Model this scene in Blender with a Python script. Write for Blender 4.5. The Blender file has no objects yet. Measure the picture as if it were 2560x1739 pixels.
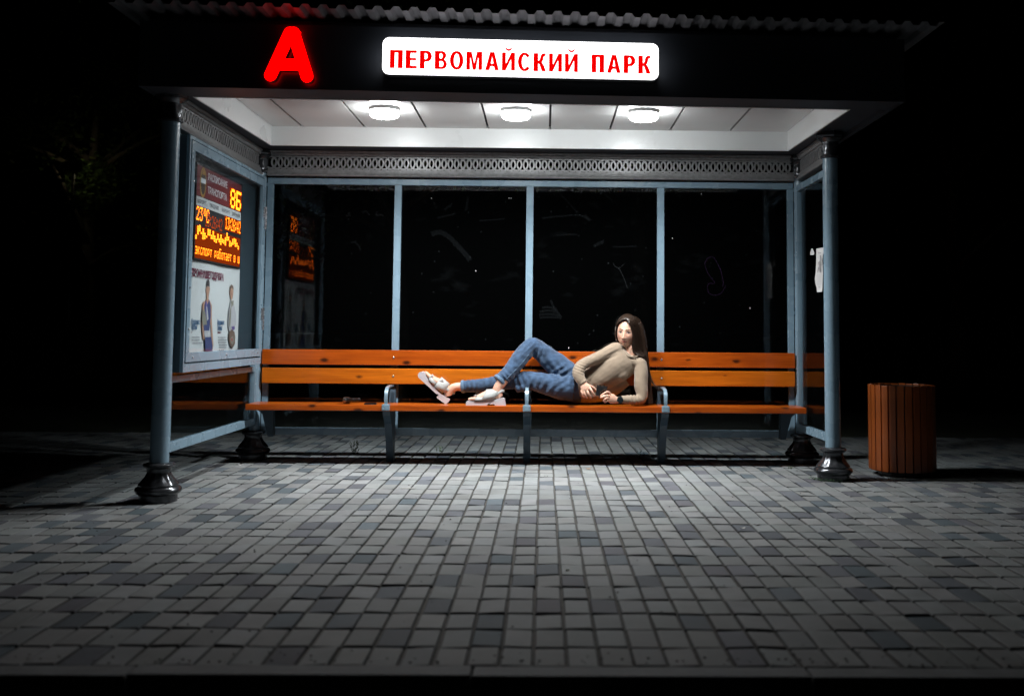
import bpy, bmesh, math, random
import numpy as np
from mathutils import Vector, Matrix, noise as mnoise
rnd = random.Random(7)
S = bpy.context.scene
C = bpy.context.scene.collection
PI = math.pi
R = math.radians

# ------------------------------------------------------------------ camera
CAM_H, YAW, PITCH, ROLL, FPX, SX, SY = 1.002, -0.908, 4.03, 0.461, 2600.0, 121.075, -222.65
def cam_axes():
    a, b, c = R(YAW), R(PITCH), R(ROLL)
    fw = Vector((-math.sin(a)*math.cos(b), math.cos(a)*math.cos(b), math.sin(b)))
    rt = Vector((math.cos(a), math.sin(a), 0)); up = rt.cross(fw)
    return rt*math.cos(c)+up*math.sin(c), up*math.cos(c)-rt*math.sin(c), fw
RT, UP, FW = cam_axes()
CP = Vector((0, 0, CAM_H))
def ray(px, py):
    return FW + RT*((px-1280-SX)/FPX) - UP*((py-869.5-SY)/FPX)
def atY(px, py, Y):            # world point seen at photo pixel (px,py) on the plane y=Y
    d = ray(px, py); return CP + d*(Y/d.y)
def atX(px, py, X):
    d = ray(px, py); return CP + d*(X/d.x)
cd = bpy.data.cameras.new('camera'); cam = bpy.data.objects.new('camera', cd); C.objects.link(cam)
cd.sensor_width = 36; cd.lens = 36*FPX/2560; cd.shift_x = -SX/2560; cd.shift_y = SY/2560
cd.clip_start = .05; cd.clip_end = 500
M = Matrix((RT, UP, -FW)).transposed().to_4x4(); M.translation = CP; cam.matrix_world = M
cd.dof.use_dof = True; cd.dof.focus_distance = 7.95; cd.dof.aperture_fstop = 2.0
S.camera = cam

# ------------------------------------------------------------------ helpers
def link(o, parent=None):
    C.objects.link(o)
    if parent is not None: o.parent = parent
    return o
def obj(name, bm, mat, parent=None, smooth=False, autosmooth=None):
    me = bpy.data.meshes.new(name)
    bmesh.ops.recalc_face_normals(bm, faces=bm.faces)
    bm.to_mesh(me); bm.free()
    for m in (mat if isinstance(mat, (list, tuple)) else [mat]): me.materials.append(m)
    if smooth: me.polygons.foreach_set('use_smooth', [True]*len(me.polygons))
    o = bpy.data.objects.new(name, me); link(o, parent)
    if autosmooth is not None:
        try: me.set_sharp_from_angle(angle=R(autosmooth))
        except Exception: pass
    return o
def thing(name, label, cat, loc=(0, 0, 0), group=None):
    o = bpy.data.objects.new(name, None); o.location = loc; o.empty_display_size = .1
    C.objects.link(o); return tag(o, label, cat, group)
def tag(o, label, cat, group=None):
    o['label'] = label; o['category'] = cat
    if group: o['group'] = group
    return o
def struct(o):
    o['kind'] = 'structure'; return o
def under(root, o):            # parent o (made in world coordinates) to root, which is only translated
    o.parent = root; o.matrix_parent_inverse = Matrix.Translation(-Vector(root.location)); return o
def box(bm, x0, x1, y0, y1, z0, z1, bev=0.0, mi=0):
    r = bmesh.ops.create_cube(bm, size=1.0)
    vs = r['verts']
    for v in vs:
        v.co = Vector(((x0+x1)/2+v.co.x*(x1-x0), (y0+y1)/2+v.co.y*(y1-y0), (z0+z1)/2+v.co.z*(z1-z0)))
    fs = list({f for v in vs for f in v.link_faces})
    for f in fs: f.material_index = mi
    if bev > 0:
        es = list({e for v in vs for e in v.link_edges})
        bmesh.ops.bevel(bm, geom=es, offset=bev, segments=2, profile=.6, affect='EDGES')
    return vs
def lathe(bm, prof, cx, cy, z0=0, n=28, flute=None):
    rings = []
    for z, r in prof:
        ring = []
        for i in range(n):
            a = 2*PI*i/n; rr = r
            if flute: rr = r*(1+flute(z, a))
            ring.append(bm.verts.new((cx+rr*math.cos(a), cy+rr*math.sin(a), z0+z)))
        rings.append(ring)
    for a, b in zip(rings, rings[1:]):
        for i in range(n):
            bm.faces.new((a[i], a[(i+1) % n], b[(i+1) % n], b[i]))
    for ring in (rings[0], rings[-1]): bm.faces.new(ring)
def prism(bm, pts, axis_vec, mi=0):   # closed polygon (list of Vectors) extruded by axis_vec
    a = [bm.verts.new(p) for p in pts]; b = [bm.verts.new(Vector(p)+Vector(axis_vec)) for p in pts]
    n = len(pts); f = [bm.faces.new(a), bm.faces.new(b)]
    for i in range(n): f.append(bm.faces.new((a[i], a[(i+1) % n], b[(i+1) % n], b[i])))
    for q in f: q.material_index = mi
    return f
def catmull(P, k):
    out = []; n = len(P)
    for i in range(n-1):
        p0, p1, p2, p3 = P[max(i-1, 0)], P[i], P[i+1], P[min(i+2, n-1)]
        for j in range(k):
            t = j/k
            out.append([.5*((2*b)+(-a+c)*t+(2*a-5*b+4*c-d)*t*t+(-a+3*b-3*c+d)*t**3) for a, b, c, d in zip(p0, p1, p2, p3)])
    out.append(list(P[-1])); return out
def tube(bm, secs, n=16, k=4, dep=Vector((0, 1, 0)), mi=0, cap=True):
    # secs: (x,y,z, r_perp, r_depth); the section is an ellipse, r_depth along dep
    Q = catmull([list(s) for s in secs], k) if k > 1 else [list(s) for s in secs]
    rings = []
    for i, q in enumerate(Q):
        p = Vector(q[:3]); t = Vector(Q[min(i+1, len(Q)-1)][:3])-Vector(Q[max(i-1, 0)][:3])
        if t.length < 1e-9: t = Vector((0, 0, 1))
        t.normalize(); d = dep-t*dep.dot(t)
        if d.length < 1e-3: d = Vector((1, 0, 0))-t*t.x
        d.normalize(); s = t.cross(d)
        rings.append([bm.verts.new(p+s*q[3]*math.cos(2*PI*j/n)+d*q[4]*math.sin(2*PI*j/n)) for j in range(n)])
    fs = []
    for a, b in zip(rings, rings[1:]):
        for j in range(n): fs.append(bm.faces.new((a[j], a[(j+1) % n], b[(j+1) % n], b[j])))
    if cap: fs += [bm.faces.new(rings[0]), bm.faces.new(rings[-1])]
    for f in fs: f.material_index = mi; f.smooth = True
    return rings
def ball(bm, c, r, n=2):
    v = bmesh.ops.create_icosphere(bm, subdivisions=n, radius=1)['verts']
    rr = r if isinstance(r, (tuple, list)) else (r, r, r)
    for q in v: q.co = Vector(c)+Vector((q.co.x*rr[0], q.co.y*rr[1], q.co.z*rr[2]))
    return v
def remeshed(name, bm, voxel, smooth_it=4, mat=None, parent=None):
    """union of overlapping closed shapes -> one continuous skin"""
    me = bpy.data.meshes.new('tmp'); bmesh.ops.recalc_face_normals(bm, faces=bm.faces); bm.to_mesh(me); bm.free()
    o = bpy.data.objects.new('tmp', me); C.objects.link(o)
    m = o.modifiers.new('r', 'REMESH'); m.mode = 'VOXEL'; m.voxel_size = voxel; m.adaptivity = 0
    if smooth_it:
        s = o.modifiers.new('s', 'SMOOTH'); s.factor = .5; s.iterations = smooth_it
    dg = bpy.context.evaluated_depsgraph_get()
    me2 = bpy.data.meshes.new_from_object(o.evaluated_get(dg)); me2.name = name
    bpy.data.objects.remove(o)
    me2.polygons.foreach_set('use_smooth', [True]*len(me2.polygons))
    me2.materials.clear()
    for q in (mat if isinstance(mat, (list, tuple)) else [mat]): me2.materials.append(q)
    r = bpy.data.objects.new(name, me2); link(r, parent); return r
def get_co(me):
    a = np.empty(len(me.vertices)*3); me.vertices.foreach_get('co', a); return a.reshape(-1, 3)
def set_co(me, a):
    me.vertices.foreach_set('co', a.ravel()); me.update()
def set_col(me, rgb, name='col'):
    at = me.color_attributes.new(name, 'FLOAT_COLOR', 'POINT')
    a = np.ones((len(me.vertices), 4)); a[:, :3] = rgb
    at.data.foreach_set('color', a.ravel())

# ------------------------------------------------------------------ materials
def mat(name, col=(.5, .5, .5), rough=.5, metal=0, spec=.5, coat=0, bump=None, var=None, emit=None, attr=None, sss=0):
    m = bpy.data.materials.new(name); m.use_nodes = True; nt = m.node_tree; b = nt.nodes['Principled BSDF']
    b.inputs['Base Color'].default_value = (*col, 1); b.inputs['Roughness'].default_value = rough
    b.inputs['Metallic'].default_value = metal; b.inputs['Specular IOR Level'].default_value = spec
    b.inputs['Coat Weight'].default_value = coat; b.inputs['Coat Roughness'].default_value = .12
    if sss: b.inputs['Subsurface Weight'].default_value = sss; b.inputs['Subsurface Radius'].default_value = (.012, .004, .002); b.inputs['Subsurface Scale'].default_value = 1
    N, L = nt.nodes, nt.links
    tc = N.new('ShaderNodeTexCoord')
    src = None
    if attr:
        a = N.new('ShaderNodeAttribute'); a.attribute_name = attr; src = a.outputs['Color']; L.new(src, b.inputs['Base Color'])
    if var:                                   # (scale, amount, detail): blotchy wear of the colour itself
        n = N.new('ShaderNodeTexNoise'); n.inputs['Scale'].default_value = var[0]; n.inputs['Detail'].default_value = var[2] if len(var) > 2 else 6
        L.new(tc.outputs['Object'], n.inputs['Vector'])
        mr = N.new('ShaderNodeMapRange'); mr.inputs['From Min'].default_value = .3; mr.inputs['From Max'].default_value = .7
        mr.inputs['To Min'].default_value = 1-var[1]; mr.inputs['To Max'].default_value = 1+var[1]*.6
        L.new(n.outputs['Fac'], mr.inputs['Value'])
        mx = N.new('ShaderNodeVectorMath'); mx.operation = 'SCALE'
        if src: L.new(src, mx.inputs[0])
        else: mx.inputs[0].default_value = col
        L.new(mr.outputs[0], mx.inputs['Scale']); L.new(mx.outputs[0], b.inputs['Base Color'])
        rr = N.new('ShaderNodeMapRange'); rr.inputs['To Min'].default_value = max(.03, rough-.12); rr.inputs['To Max'].default_value = min(1, rough+.15)
        L.new(n.outputs['Fac'], rr.inputs['Value']); L.new(rr.outputs[0], b.inputs['Roughness'])
    if bump:
        n2 = N.new('ShaderNodeTexNoise'); n2.inputs['Scale'].default_value = bump[0]; n2.inputs['Detail'].default_value = 8
        L.new(tc.outputs['Object'], n2.inputs['Vector'])
        bp = N.new('ShaderNodeBump'); bp.inputs['Strength'].default_value = bump[1]; bp.inputs['Distance'].default_value = bump[2] if len(bump) > 2 else .01
        L.new(n2.outputs['Fac'], bp.inputs['Height']); L.new(bp.outputs[0], b.inputs['Normal'])
    if emit:
        b.inputs['Emission Color'].default_value = (*emit[0], 1); b.inputs['Emission Strength'].default_value = emit[1]
    return m
def nodes(m): return m.node_tree.nodes, m.node_tree.links, m.node_tree.nodes['Principled BSDF']

M_BLUE = mat('blue_grey_paint', (.20, .30, .375), .26, spec=.5, var=(5, .06, 3), bump=(60, .015, .002))
M_IRON = mat('dark_cast_iron', (.075, .08, .088), .19, metal=.6, spec=.6, var=(25, .35), bump=(90, .25, .003))
M_IRON_LIGHT = mat('grey_cast_iron', (.27, .275, .28), .4, metal=.3, var=(30, .25), bump=(120, .25, .002))
M_FASCIA = mat('dark_fascia_sheet', (.026, .031, .040), .5, var=(2.5, .2))
M_CEIL = mat('white_ceiling_panel', (.69, .69, .685), .16, spec=.5, var=(1.5, .05))
M_TRIM = mat('white_ceiling_trim', (.78, .80, .80), .3, var=(2, .04))
M_GAP = mat('black_gap', (.01, .01, .01), .8)
M_ROOF = mat('galvanised_roof_sheet', (.24, .24, .255), .38, metal=.35, var=(12, .2))
M_BLACK = mat('black_plastic', (.012, .012, .013), .3)
M_BLACKMAT = mat('black_board', (.012, .013, .015), .55, var=(8, .2))
M_LEG = mat('dark_blue_steel', (.03, .055, .078), .4, var=(15, .15))
M_ARM = mat('light_blue_steel', (.23, .33, .40), .25, metal=.25, var=(20, .1))
M_STEEL = mat('bright_steel', (.55, .57, .6), .25, metal=.9, var=(30, .1))
M_PAPER = mat('white_paper', (.60, .61, .61), .8, spec=.2)

def wood(name, dark, light, seedv):
    m = mat(name, light, .30, coat=.45); N, L, b = nodes(m)
    tc = N.new('ShaderNodeTexCoord')
    mp = N.new('ShaderNodeMapping'); mp.inputs['Scale'].default_value = (1.1, 14, 14); mp.inputs['Location'].default_value = (seedv, seedv*.7, 0)
    L.new(tc.outputs['Object'], mp.inputs['Vector'])
    n = N.new('ShaderNodeTexNoise'); n.inputs['Scale'].default_value = 2.2; n.inputs['Detail'].default_value = 9; n.inputs['Roughness'].default_value = .62; n.inputs['Distortion'].default_value = .6
    L.new(mp.outputs[0], n.inputs['Vector'])
    mp3 = N.new('ShaderNodeMapping'); mp3.inputs['Scale'].default_value = (2.5, 120, 120); L.new(tc.outputs['Object'], mp3.inputs['Vector'])
    nf = N.new('ShaderNodeTexNoise'); nf.inputs['Scale'].default_value = 1.5; nf.inputs['Detail'].default_value = 4; L.new(mp3.outputs[0], nf.inputs['Vector'])
    ad = N.new('ShaderNodeMath'); ad.operation = 'MULTIPLY_ADD'; ad.inputs[1].default_value = .35; L.new(nf.outputs['Fac'], ad.inputs[0]); L.new(n.outputs['Fac'], ad.inputs[2])
    cr = N.new('ShaderNodeValToRGB'); cr.color_ramp.elements[0].position = .42; cr.color_ramp.elements[1].position = .92
    cr.color_ramp.elements[0].color = (*dark, 1); cr.color_ramp.elements[1].color = (*light, 1)
    L.new(ad.outputs[0], cr.inputs[0])
    # knots: rare voronoi cells
    mp2 = N.new('ShaderNodeMapping'); mp2.inputs['Scale'].default_value = (2.3, 1, 4.6); mp2.inputs['Location'].default_value = (seedv*1.7, 0, seedv*.37)
    L.new(tc.outputs['Object'], mp2.inputs['Vector'])
    sx = N.new('ShaderNodeSeparateXYZ'); L.new(mp2.outputs[0], sx.inputs[0]); cx = N.new('ShaderNodeCombineXYZ')
    L.new(sx.outputs['X'], cx.inputs['X']); L.new(sx.outputs['Z'], cx.inputs['Y'])
    v = N.new('ShaderNodeTexVoronoi'); v.voronoi_dimensions = '2D'; v.inputs['Scale'].default_value = 1.35; L.new(cx.outputs[0], v.inputs['Vector'])
    sc = N.new('ShaderNodeSeparateColor'); L.new(v.outputs['Color'], sc.inputs[0])
    rad = N.new('ShaderNodeMapRange'); rad.inputs['From Min'].default_value = .45; rad.inputs['From Max'].default_value = 1; rad.inputs['To Min'].default_value = -.03; rad.inputs['To Max'].default_value = .115
    L.new(sc.outputs['Red'], rad.inputs['Value'])
    df = N.new('ShaderNodeMath'); df.operation = 'SUBTRACT'; L.new(rad.outputs[0], df.inputs[0]); L.new(v.outputs['Distance'], df.inputs[1])
    nk = N.new('ShaderNodeTexNoise'); nk.inputs['Scale'].default_value = 40; L.new(tc.outputs['Object'], nk.inputs['Vector'])
    ad2 = N.new('ShaderNodeMath'); ad2.operation = 'MULTIPLY_ADD'; ad2.inputs[1].default_value = .06; L.new(nk.outputs['Fac'], ad2.inputs[0]); L.new(df.outputs[0], ad2.inputs[2])
    km = N.new('ShaderNodeMapRange'); km.inputs['From Min'].default_value = .0; km.inputs['From Max'].default_value = .09; L.new(ad2.outputs[0], km.inputs['Value'])
    mx = N.new('ShaderNodeMix'); mx.data_type = 'RGBA'; mx.inputs['B'].default_value = (.05, .010, .003, 1)
    L.new(km.outputs[0], mx.inputs['Factor']); L.new(cr.outputs[0], mx.inputs['A']); L.new(mx.outputs['Result'], b.inputs['Base Color'])
    bp = N.new('ShaderNodeBump'); bp.inputs['Strength'].default_value = .12; bp.inputs['Distance'].default_value = .002
    L.new(ad.outputs[0], bp.inputs['Height']); L.new(bp.outputs[0], b.inputs['Normal'])
    return m
WOODS = [wood('varnished_pine_%s' % w, d, l, s) for w, d, l, s in (
    ('amber', (.34, .070, .003), (.60, .150, .007), 1.3), ('orange', (.36, .075, .003), (.62, .160, .008), 5.1),
    ('russet', (.26, .038, .002), (.52, .100, .005), 9.7), ('honey', (.36, .080, .003), (.64, .170, .008), 13.2))]
M_BIN = mat('red_brown_slat', (.30, .066, .010), .38, coat=.2, var=(3, .25), bump=(50, .1, .002))
_N, _L, _b = nodes(M_BIN)

def glass(name, dirt=.02, tint=(.93, .96, .97)):
    m = bpy.data.materials.new(name); m.use_nodes = True; N, L = m.node_tree.nodes, m.node_tree.links; N.clear()
    out = N.new('ShaderNodeOutputMaterial'); tr = N.new('ShaderNodeBsdfTransparent'); tr.inputs['Color'].default_value = (*tint, 1)
    gl = N.new('ShaderNodeBsdfGlossy'); gl.inputs['Roughness'].default_value = .015
    lw = N.new('ShaderNodeLayerWeight'); lw.inputs['Blend'].default_value = .5
    pw = N.new('ShaderNodeMath'); pw.operation = 'POWER'; pw.inputs[1].default_value = 5; L.new(lw.outputs['Facing'], pw.inputs[0])
    fr = N.new('ShaderNodeMath'); fr.operation = 'MULTIPLY_ADD'; fr.inputs[1].default_value = .40; fr.inputs[2].default_value = .022; L.new(pw.outputs[0], fr.inputs[0])
    m1 = N.new('ShaderNodeMixShader'); L.new(fr.outputs[0], m1.inputs[0]); L.new(tr.outputs[0], m1.inputs[1]); L.new(gl.outputs[0], m1.inputs[2])
    df = N.new('ShaderNodeBsdfDiffuse'); df.inputs['Color'].default_value = (.55, .62, .66, 1)
    tc = N.new('ShaderNodeTexCoord')
    n1 = N.new('ShaderNodeTexNoise'); n1.inputs['Scale'].default_value = 2.2; n1.inputs['Detail'].default_value = 10; n1.inputs['Distortion'].default_value = 1.6; L.new(tc.outputs['Object'], n1.inputs['Vector'])
    mp = N.new('ShaderNodeMapping'); mp.inputs['Rotation'].default_value = (0, R(38), 0); mp.inputs['Scale'].default_value = (2.2, 2.2, 5); L.new(tc.outputs['Object'], mp.inputs['Vector'])
    n2 = N.new('ShaderNodeTexNoise'); n2.inputs['Scale'].default_value = 3; n2.inputs['Detail'].default_value = 6; L.new(mp.outputs[0], n2.inputs['Vector'])
    mu = N.new('ShaderNodeMath'); mu.operation = 'MULTIPLY'; L.new(n1.outputs['Fac'], mu.inputs[0]); L.new(n2.outputs['Fac'], mu.inputs[1])
    mr = N.new('ShaderNodeMapRange'); mr.inputs['From Min'].default_value = .33; mr.inputs['From Max'].default_value = .50; mr.inputs['To Max'].default_value = dirt*.9; mr.inputs['To Min'].default_value = dirt*.25
    L.new(mu.outputs[0], mr.inputs['Value'])
    v = N.new('ShaderNodeTexVoronoi'); v.inputs['Scale'].default_value = 9; L.new(tc.outputs['Object'], v.inputs['Vector'])
    sp = N.new('ShaderNodeMapRange'); sp.inputs['From Min'].default_value = .075; sp.inputs['From Max'].default_value = .05; sp.inputs['To Max'].default_value = dirt*3.5
    L.new(v.outputs['Distance'], sp.inputs['Value'])
    ad = N.new('ShaderNodeMath'); ad.operation = 'ADD'; ad.use_clamp = True; L.new(mr.outputs[0], ad.inputs[0]); L.new(sp.outputs[0], ad.inputs[1])
    m2 = N.new('ShaderNodeMixShader'); L.new(ad.outputs[0], m2.inputs[0]); L.new(m1.outputs[0], m2.inputs[1]); L.new(df.outputs[0], m2.inputs[2])
    L.new(m2.outputs[0], out.inputs['Surface']); return m
M_GLASS = glass('smeared_glass', .0026)
M_CASEGLASS = glass('case_glass', .008)

def emitter(name, col, strength):
    m = bpy.data.materials.new(name); m.use_nodes = True; N, L = m.node_tree.nodes, m.node_tree.links; N.clear()
    out = N.new('ShaderNodeOutputMaterial'); e = N.new('ShaderNodeEmission'); e.inputs['Color'].default_value = (*col, 1); e.inputs['Strength'].default_value = strength
    L.new(e.outputs[0], out.inputs['Surface']); return m
LAMP_POWER = 40; LAMP_W = 305
E_LAMP = emitter('lamp_glow', (1.0, .99, .96), LAMP_POWER)
E_LAMPSIDE = emitter('lamp_side_glow', (.95, .99, 1.0), 95)
E_SIGN = emitter('white_sign_glow', (.98, .98, 1.0), 3.0)
E_SIGNRED = emitter('red_letter_glow', (1.0, .0, .0), 1.0)
E_A = emitter('red_a_glow', (1.0, .0, .0), 4.5)
M_REDSIDE = mat('red_letter_side', (.10, .002, .002), .4)
E_LED = emitter('amber_led', (1.0, .175, .008), 9.0)
E_LEDDIM = emitter('dim_amber_led', (1.0, .11, .003), 1.0)
E_LEDGLOW = emitter('amber_led_halo', (1.0, .15, .003), .25)

# ------------------------------------------------------------------ world: night sky
w = bpy.data.worlds.new('World'); S.world = w; w.use_nodes = True
nt = w.node_tree; bg = nt.nodes['Background']
sky = nt.nodes.new('ShaderNodeTexSky'); sky.sky_type = 'NISHITA'; sky.sun_disc = False; sky.sun_elevation = R(-6); sky.sun_rotation = R(200)
nt.links.new(sky.outputs[0], bg.inputs['Color']); bg.inputs['Strength'].default_value = .02
S.view_settings.view_transform = 'Standard'; S.view_settings.look = 'None'; S.view_settings.exposure = 0; S.view_settings.gamma = 1
S.cycles.use_denoising = True
try: S.cycles.denoiser = 'OPENIMAGEDENOISE'
except Exception: pass
S.cycles.sample_clamp_indirect = 4; S.cycles.max_bounces = 8; S.cycles.caustics_reflective = False; S.cycles.caustics_refractive = False
S.cycles.transparent_max_bounces = 16

# ================================================================== GROUND
def paver_material():
    m = mat('concrete_paver', (.3, .3, .3), .72, attr='col', var=(7, .14, 10), bump=(220, .35, .0015), spec=.12); N, L, b = nodes(m)
    return m
def build_pavement():
    PX, PY, gx, gy = .102, .195, .0075, .0125
    X0, Y0 = -.022-PX*64, 3.205
    V, F, COL = [], [], []
    rr = random.Random(11)
    light = np.array((.215, .226, .226)); dark = np.array((.105, .120, .134))
    ny, nx = 36, 128
    run = {}
    rowY = Y0
    for j in range(ny):
        ph = PY*rr.uniform(.965, 1.035)
        wob = rr.uniform(-.0015, .0015)
        for i in range(nx):
            x = X0+i*PX
            if abs(x) > 3.2 and j > 30 and rr.random() < 0: continue
            cxo = rr.gauss(0, .0012); a = (gx+rr.uniform(-.002, .003))/2; b = (gy+rr.uniform(-.002, .0035))/2
            x0, x1, y0, y1 = x+a+cxo, x+PX-a+cxo, rowY+b+wob, rowY+ph-b+wob
            h = rr.gauss(0, .0009); tx, ty = rr.gauss(0, .0011), rr.gauss(0, .0011); bv = .0042
            z = lambda sx, sy: h+tx*sx+ty*sy
            base = len(V)
            for (sx, sy, X, Y) in ((-1, -1, x0, y0), (1, -1, x1, y0), (1, 1, x1, y1), (-1, 1, x0, y1)): V.append((X, Y, z(sx, sy)-.024))
            for (sx, sy, X, Y) in ((-1, -1, x0, y0), (1, -1, x1, y0), (1, 1, x1, y1), (-1, 1, x0, y1)): V.append((X, Y, z(sx, sy)-bv))
            for (sx, sy, X, Y) in ((-1, -1, x0+bv, y0+bv), (1, -1, x1-bv, y0+bv), (1, 1, x1-bv, y1-bv), (-1, 1, x0+bv, y1-bv)): V.append((X, Y, z(sx, sy)))
            for k in range(4):
                k2 = (k+1) % 4
                F.append((base+k, base+k2, base+4+k2, base+4+k)); F.append((base+4+k, base+4+k2, base+8+k2, base+8+k))
            F.append((base+8, base+9, base+10, base+11))
            p = .235
            if run.get(i-1) == j: p = .07
            if run.get(i) == j-1: p = .12
            if rr.random() < p:
                run[i] = j; c = dark*rr.uniform(.78, 1.25)+np.array((rr.uniform(-.01, .015), 0, 0))
            else:
                c = light*rr.uniform(.84, 1.10)*np.array((1+rr.uniform(-.02, .03), 1, 1+rr.uniform(-.02, .02)))
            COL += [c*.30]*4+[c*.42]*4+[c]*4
        rowY += ph
    me = bpy.data.meshes.new('pavement'); me.from_pydata(V, [], F); me.update(); set_col(me, np.array(COL))
    me.materials.append(paver_material())
    o = bpy.data.objects.new('pavement', me); link(o); struct(o)
    # sand-filled bed under the joints
    bm = bmesh.new(); box(bm, X0-.02, X0+nx*PX+.02, Y0-.003, rowY+.02, -.10, -.0105)
    struct(obj('joint_sand', bm, mat('joint_sand', (.085, .080, .070), .95, var=(60, .5), bump=(400, .6, .003))))
    return X0, X0+nx*PX, rowY
PAVX0, PAVX1, PAVY1 = build_pavement()
bm = bmesh.new()
kx = 0.098; off = -9
while off < 9:
    x0 = kx-9+(off+9)*1.0-.3
    off += 1
    box(bm, x0-.0+.003, x0+1.0-.003, 3.108+rnd.uniform(-.0015, .0015), 3.2, -.28, .004+rnd.uniform(-.002, .002), bev=.006)
o = obj('kerb', bm, mat('kerb_concrete', (.14, .15, .153), .8, var=(9, .3, 10), bump=(150, .4, .002))); struct(o)
def kerb_shift():           # line the stone joint up with the one in the photo
    return 0
bm = bmesh.new(); bmesh.ops.create_grid(bm, x_segments=2, y_segments=2, size=1)
for v in bm.verts: v.co = Vector((v.co.x*60, -28.45+v.co.y*31.5, -.17))
struct(obj('road', bm, mat('asphalt', (.045, .046, .048), .85, var=(30, .3), bump=(300, .6, .004))))
bm = bmesh.new()
gx = [-150, PAVX0-.02, PAVX1+.02, 150]; gy = [3.2, PAVY1+.02, 320]
for i in range(3):
    for j in range(2):
        if i == 1 and j == 0: continue
        bm.faces.new([bm.verts.new(p) for p in ((gx[i], gy[j], -.03), (gx[i+1], gy[j], -.03), (gx[i+1], gy[j+1], -.03), (gx[i], gy[j+1], -.03))])
struct(obj('ground', bm, mat('dark_soil_and_grass', (.035, .042, .022), .95, var=(6, .5), bump=(40, .8, .03))))

# ================================================================== BUS SHELTER
shelter = thing('bus_shelter', 'blue grey steel and glass bus shelter with corrugated roof and black fascia', 'bus shelter', (-.1, 7.2, 0))
def sp(o): return under(shelter, o)          # part of the shelter
def column(x, y, r, ztop):
    flut = lambda z, a: (.05*math.cos(12*a)*max(0, 1-abs(z-.14)/.045))
    bm = bmesh.new()
    lathe(bm, [(.205, r), (ztop-.16, r)], x, y, 0, 28)
    col = sp(obj('column', bm, M_BLUE, None, True, 40))
    bm = bmesh.new()
    lathe(bm, [(-.004, .108), (.04, .109), (.046, .118), (.055, .128), (.067, .132), (.078, .128), (.086, .118), (.09, .112), (.098, .115), (.108, .108), (.125, .092), (.145, .075), (.165, .067), (.178, .067), (.19, .072), (.196, .084), (.204, .090), (.213, .090), (.219, .083), (.225, r+.003)], x, y, 0, 48, flut)
    q = obj('column_base', bm, M_IRON, None, True, 35); q.parent = col; q.matrix_parent_inverse = Matrix.Translation(-Vector(shelter.location))@Matrix()
    q.matrix_parent_inverse = Matrix()
    bm = bmesh.new(); z0 = ztop-.185
    leaf = lambda z, a: (.09*math.cos(6*a)*max(0, 1-abs(z-.085)/.045))
    lathe(bm, [(0, r+.003), (.004, r+.014), (.018, r+.016), (.024, r+.006), (.036, r+.004), (.05, r+.006), (.075, r+.010), (.10, r+.004), (.115, r+.004), (.128, r+.016), (.140, r+.036)], x, y, z0, 36, leaf)
    lathe(bm, [(.139, r+.030), (.146, r+.044), (.158, r+.050), (.166, r+.046), (.185, r+.047)], x, y, z0, 8)
    q = obj('column_capital', bm, M_IRON, None, True, 35); q.parent = col
    return col
COLS = dict(FL=(-2.243, 6.2, .054), FR=(2.012, 7.24, .052), BL=(-2.248, 8.205, .048), BR=(2.035, 8.205, .046))
for k, (x, y, r) in COLS.items(): column(x, y, r, 2.42)

# ---- glazed frames
def frame_back():
    y0, y1 = 8.215, 8.255
    xl, xr, zt, zb = -2.195, 1.985, 2.205, .188
    bm = bmesh.new(); b = .003
    box(bm, xl, xr, y0, y1, zt-.050, zt, b)
    box(bm, xl, xr, y0, y1, zb, zb+.055, b)
    box(bm, xl, xl+.046, y0, y1, zb+.0552, zt-.0502, b); box(bm, xr-.046, xr, y0, y1, zb+.0552, zt-.0502, b)
    ms = (-1.162, -.1155, .926)
    for m in ms: box(bm, m-.028, m+.028, y0+.002, y1-.002, zb+.0552, zt-.0502, b)
    fr = sp(obj('back_frame', bm, M_BLUE, None, False))
    xs = [xl+.046]+[v for m in ms for v in (m-.028, m+.028)]+[xr-.046]
    for i in range(4):
        a, c = xs[2*i]-.006, xs[2*i+1]+.006
        bm = bmesh.new(); box(bm, a, c, 8.232, 8.238, zb+.050, zt-.046)
        q = obj('glass_pane', bm, M_GLASS); q.parent = fr
    for x0, x1 in ((xr+.0005, 1.995), (-2.206, xl-.0005)):   # short ties to the corner columns
        for z in (2.15, 1.17):
            bm = bmesh.new(); box(bm, x0, x1, 8.222, 8.246, z-.012, z+.012)
            q = obj('tie_bracket', bm, M_BLUE); q.parent = fr
frame_back()
def frame_side(name, x, y0, y1, zb, zt, rails):
    bm = bmesh.new(); w = .02; b = .003
    box(bm, x-w, x+w, y0, y1, zt-.05, zt, b); box(bm, x-w, x+w, y0, y1, zb, zb+.055, b)
    box(bm, x-w, x+w, y0, y0+.045, zb+.0552, zt-.0502, b); box(bm, x-w, x+w, y1-.045, y1, zb+.0552, zt-.0502, b)
    for z in rails: box(bm, x-w+.003, x+w-.003, y0+.0452, y1-.0452, z-.02, z+.02, b)
    fr = sp(obj(name, bm, M_BLUE))
    bm = bmesh.new(); box(bm, x-.003, x+.003, y0+.04, y1-.04, zb+.05, zt-.046)
    q = obj('glass_pane', bm, M_GLASS); q.parent = fr
frame_side('side_frame', -2.24, 6.262, 8.15, .27, 2.19, (.70,))
frame_side('side_frame', 2.005, 7.30, 8.152, .255, 2.17, ())

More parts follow.
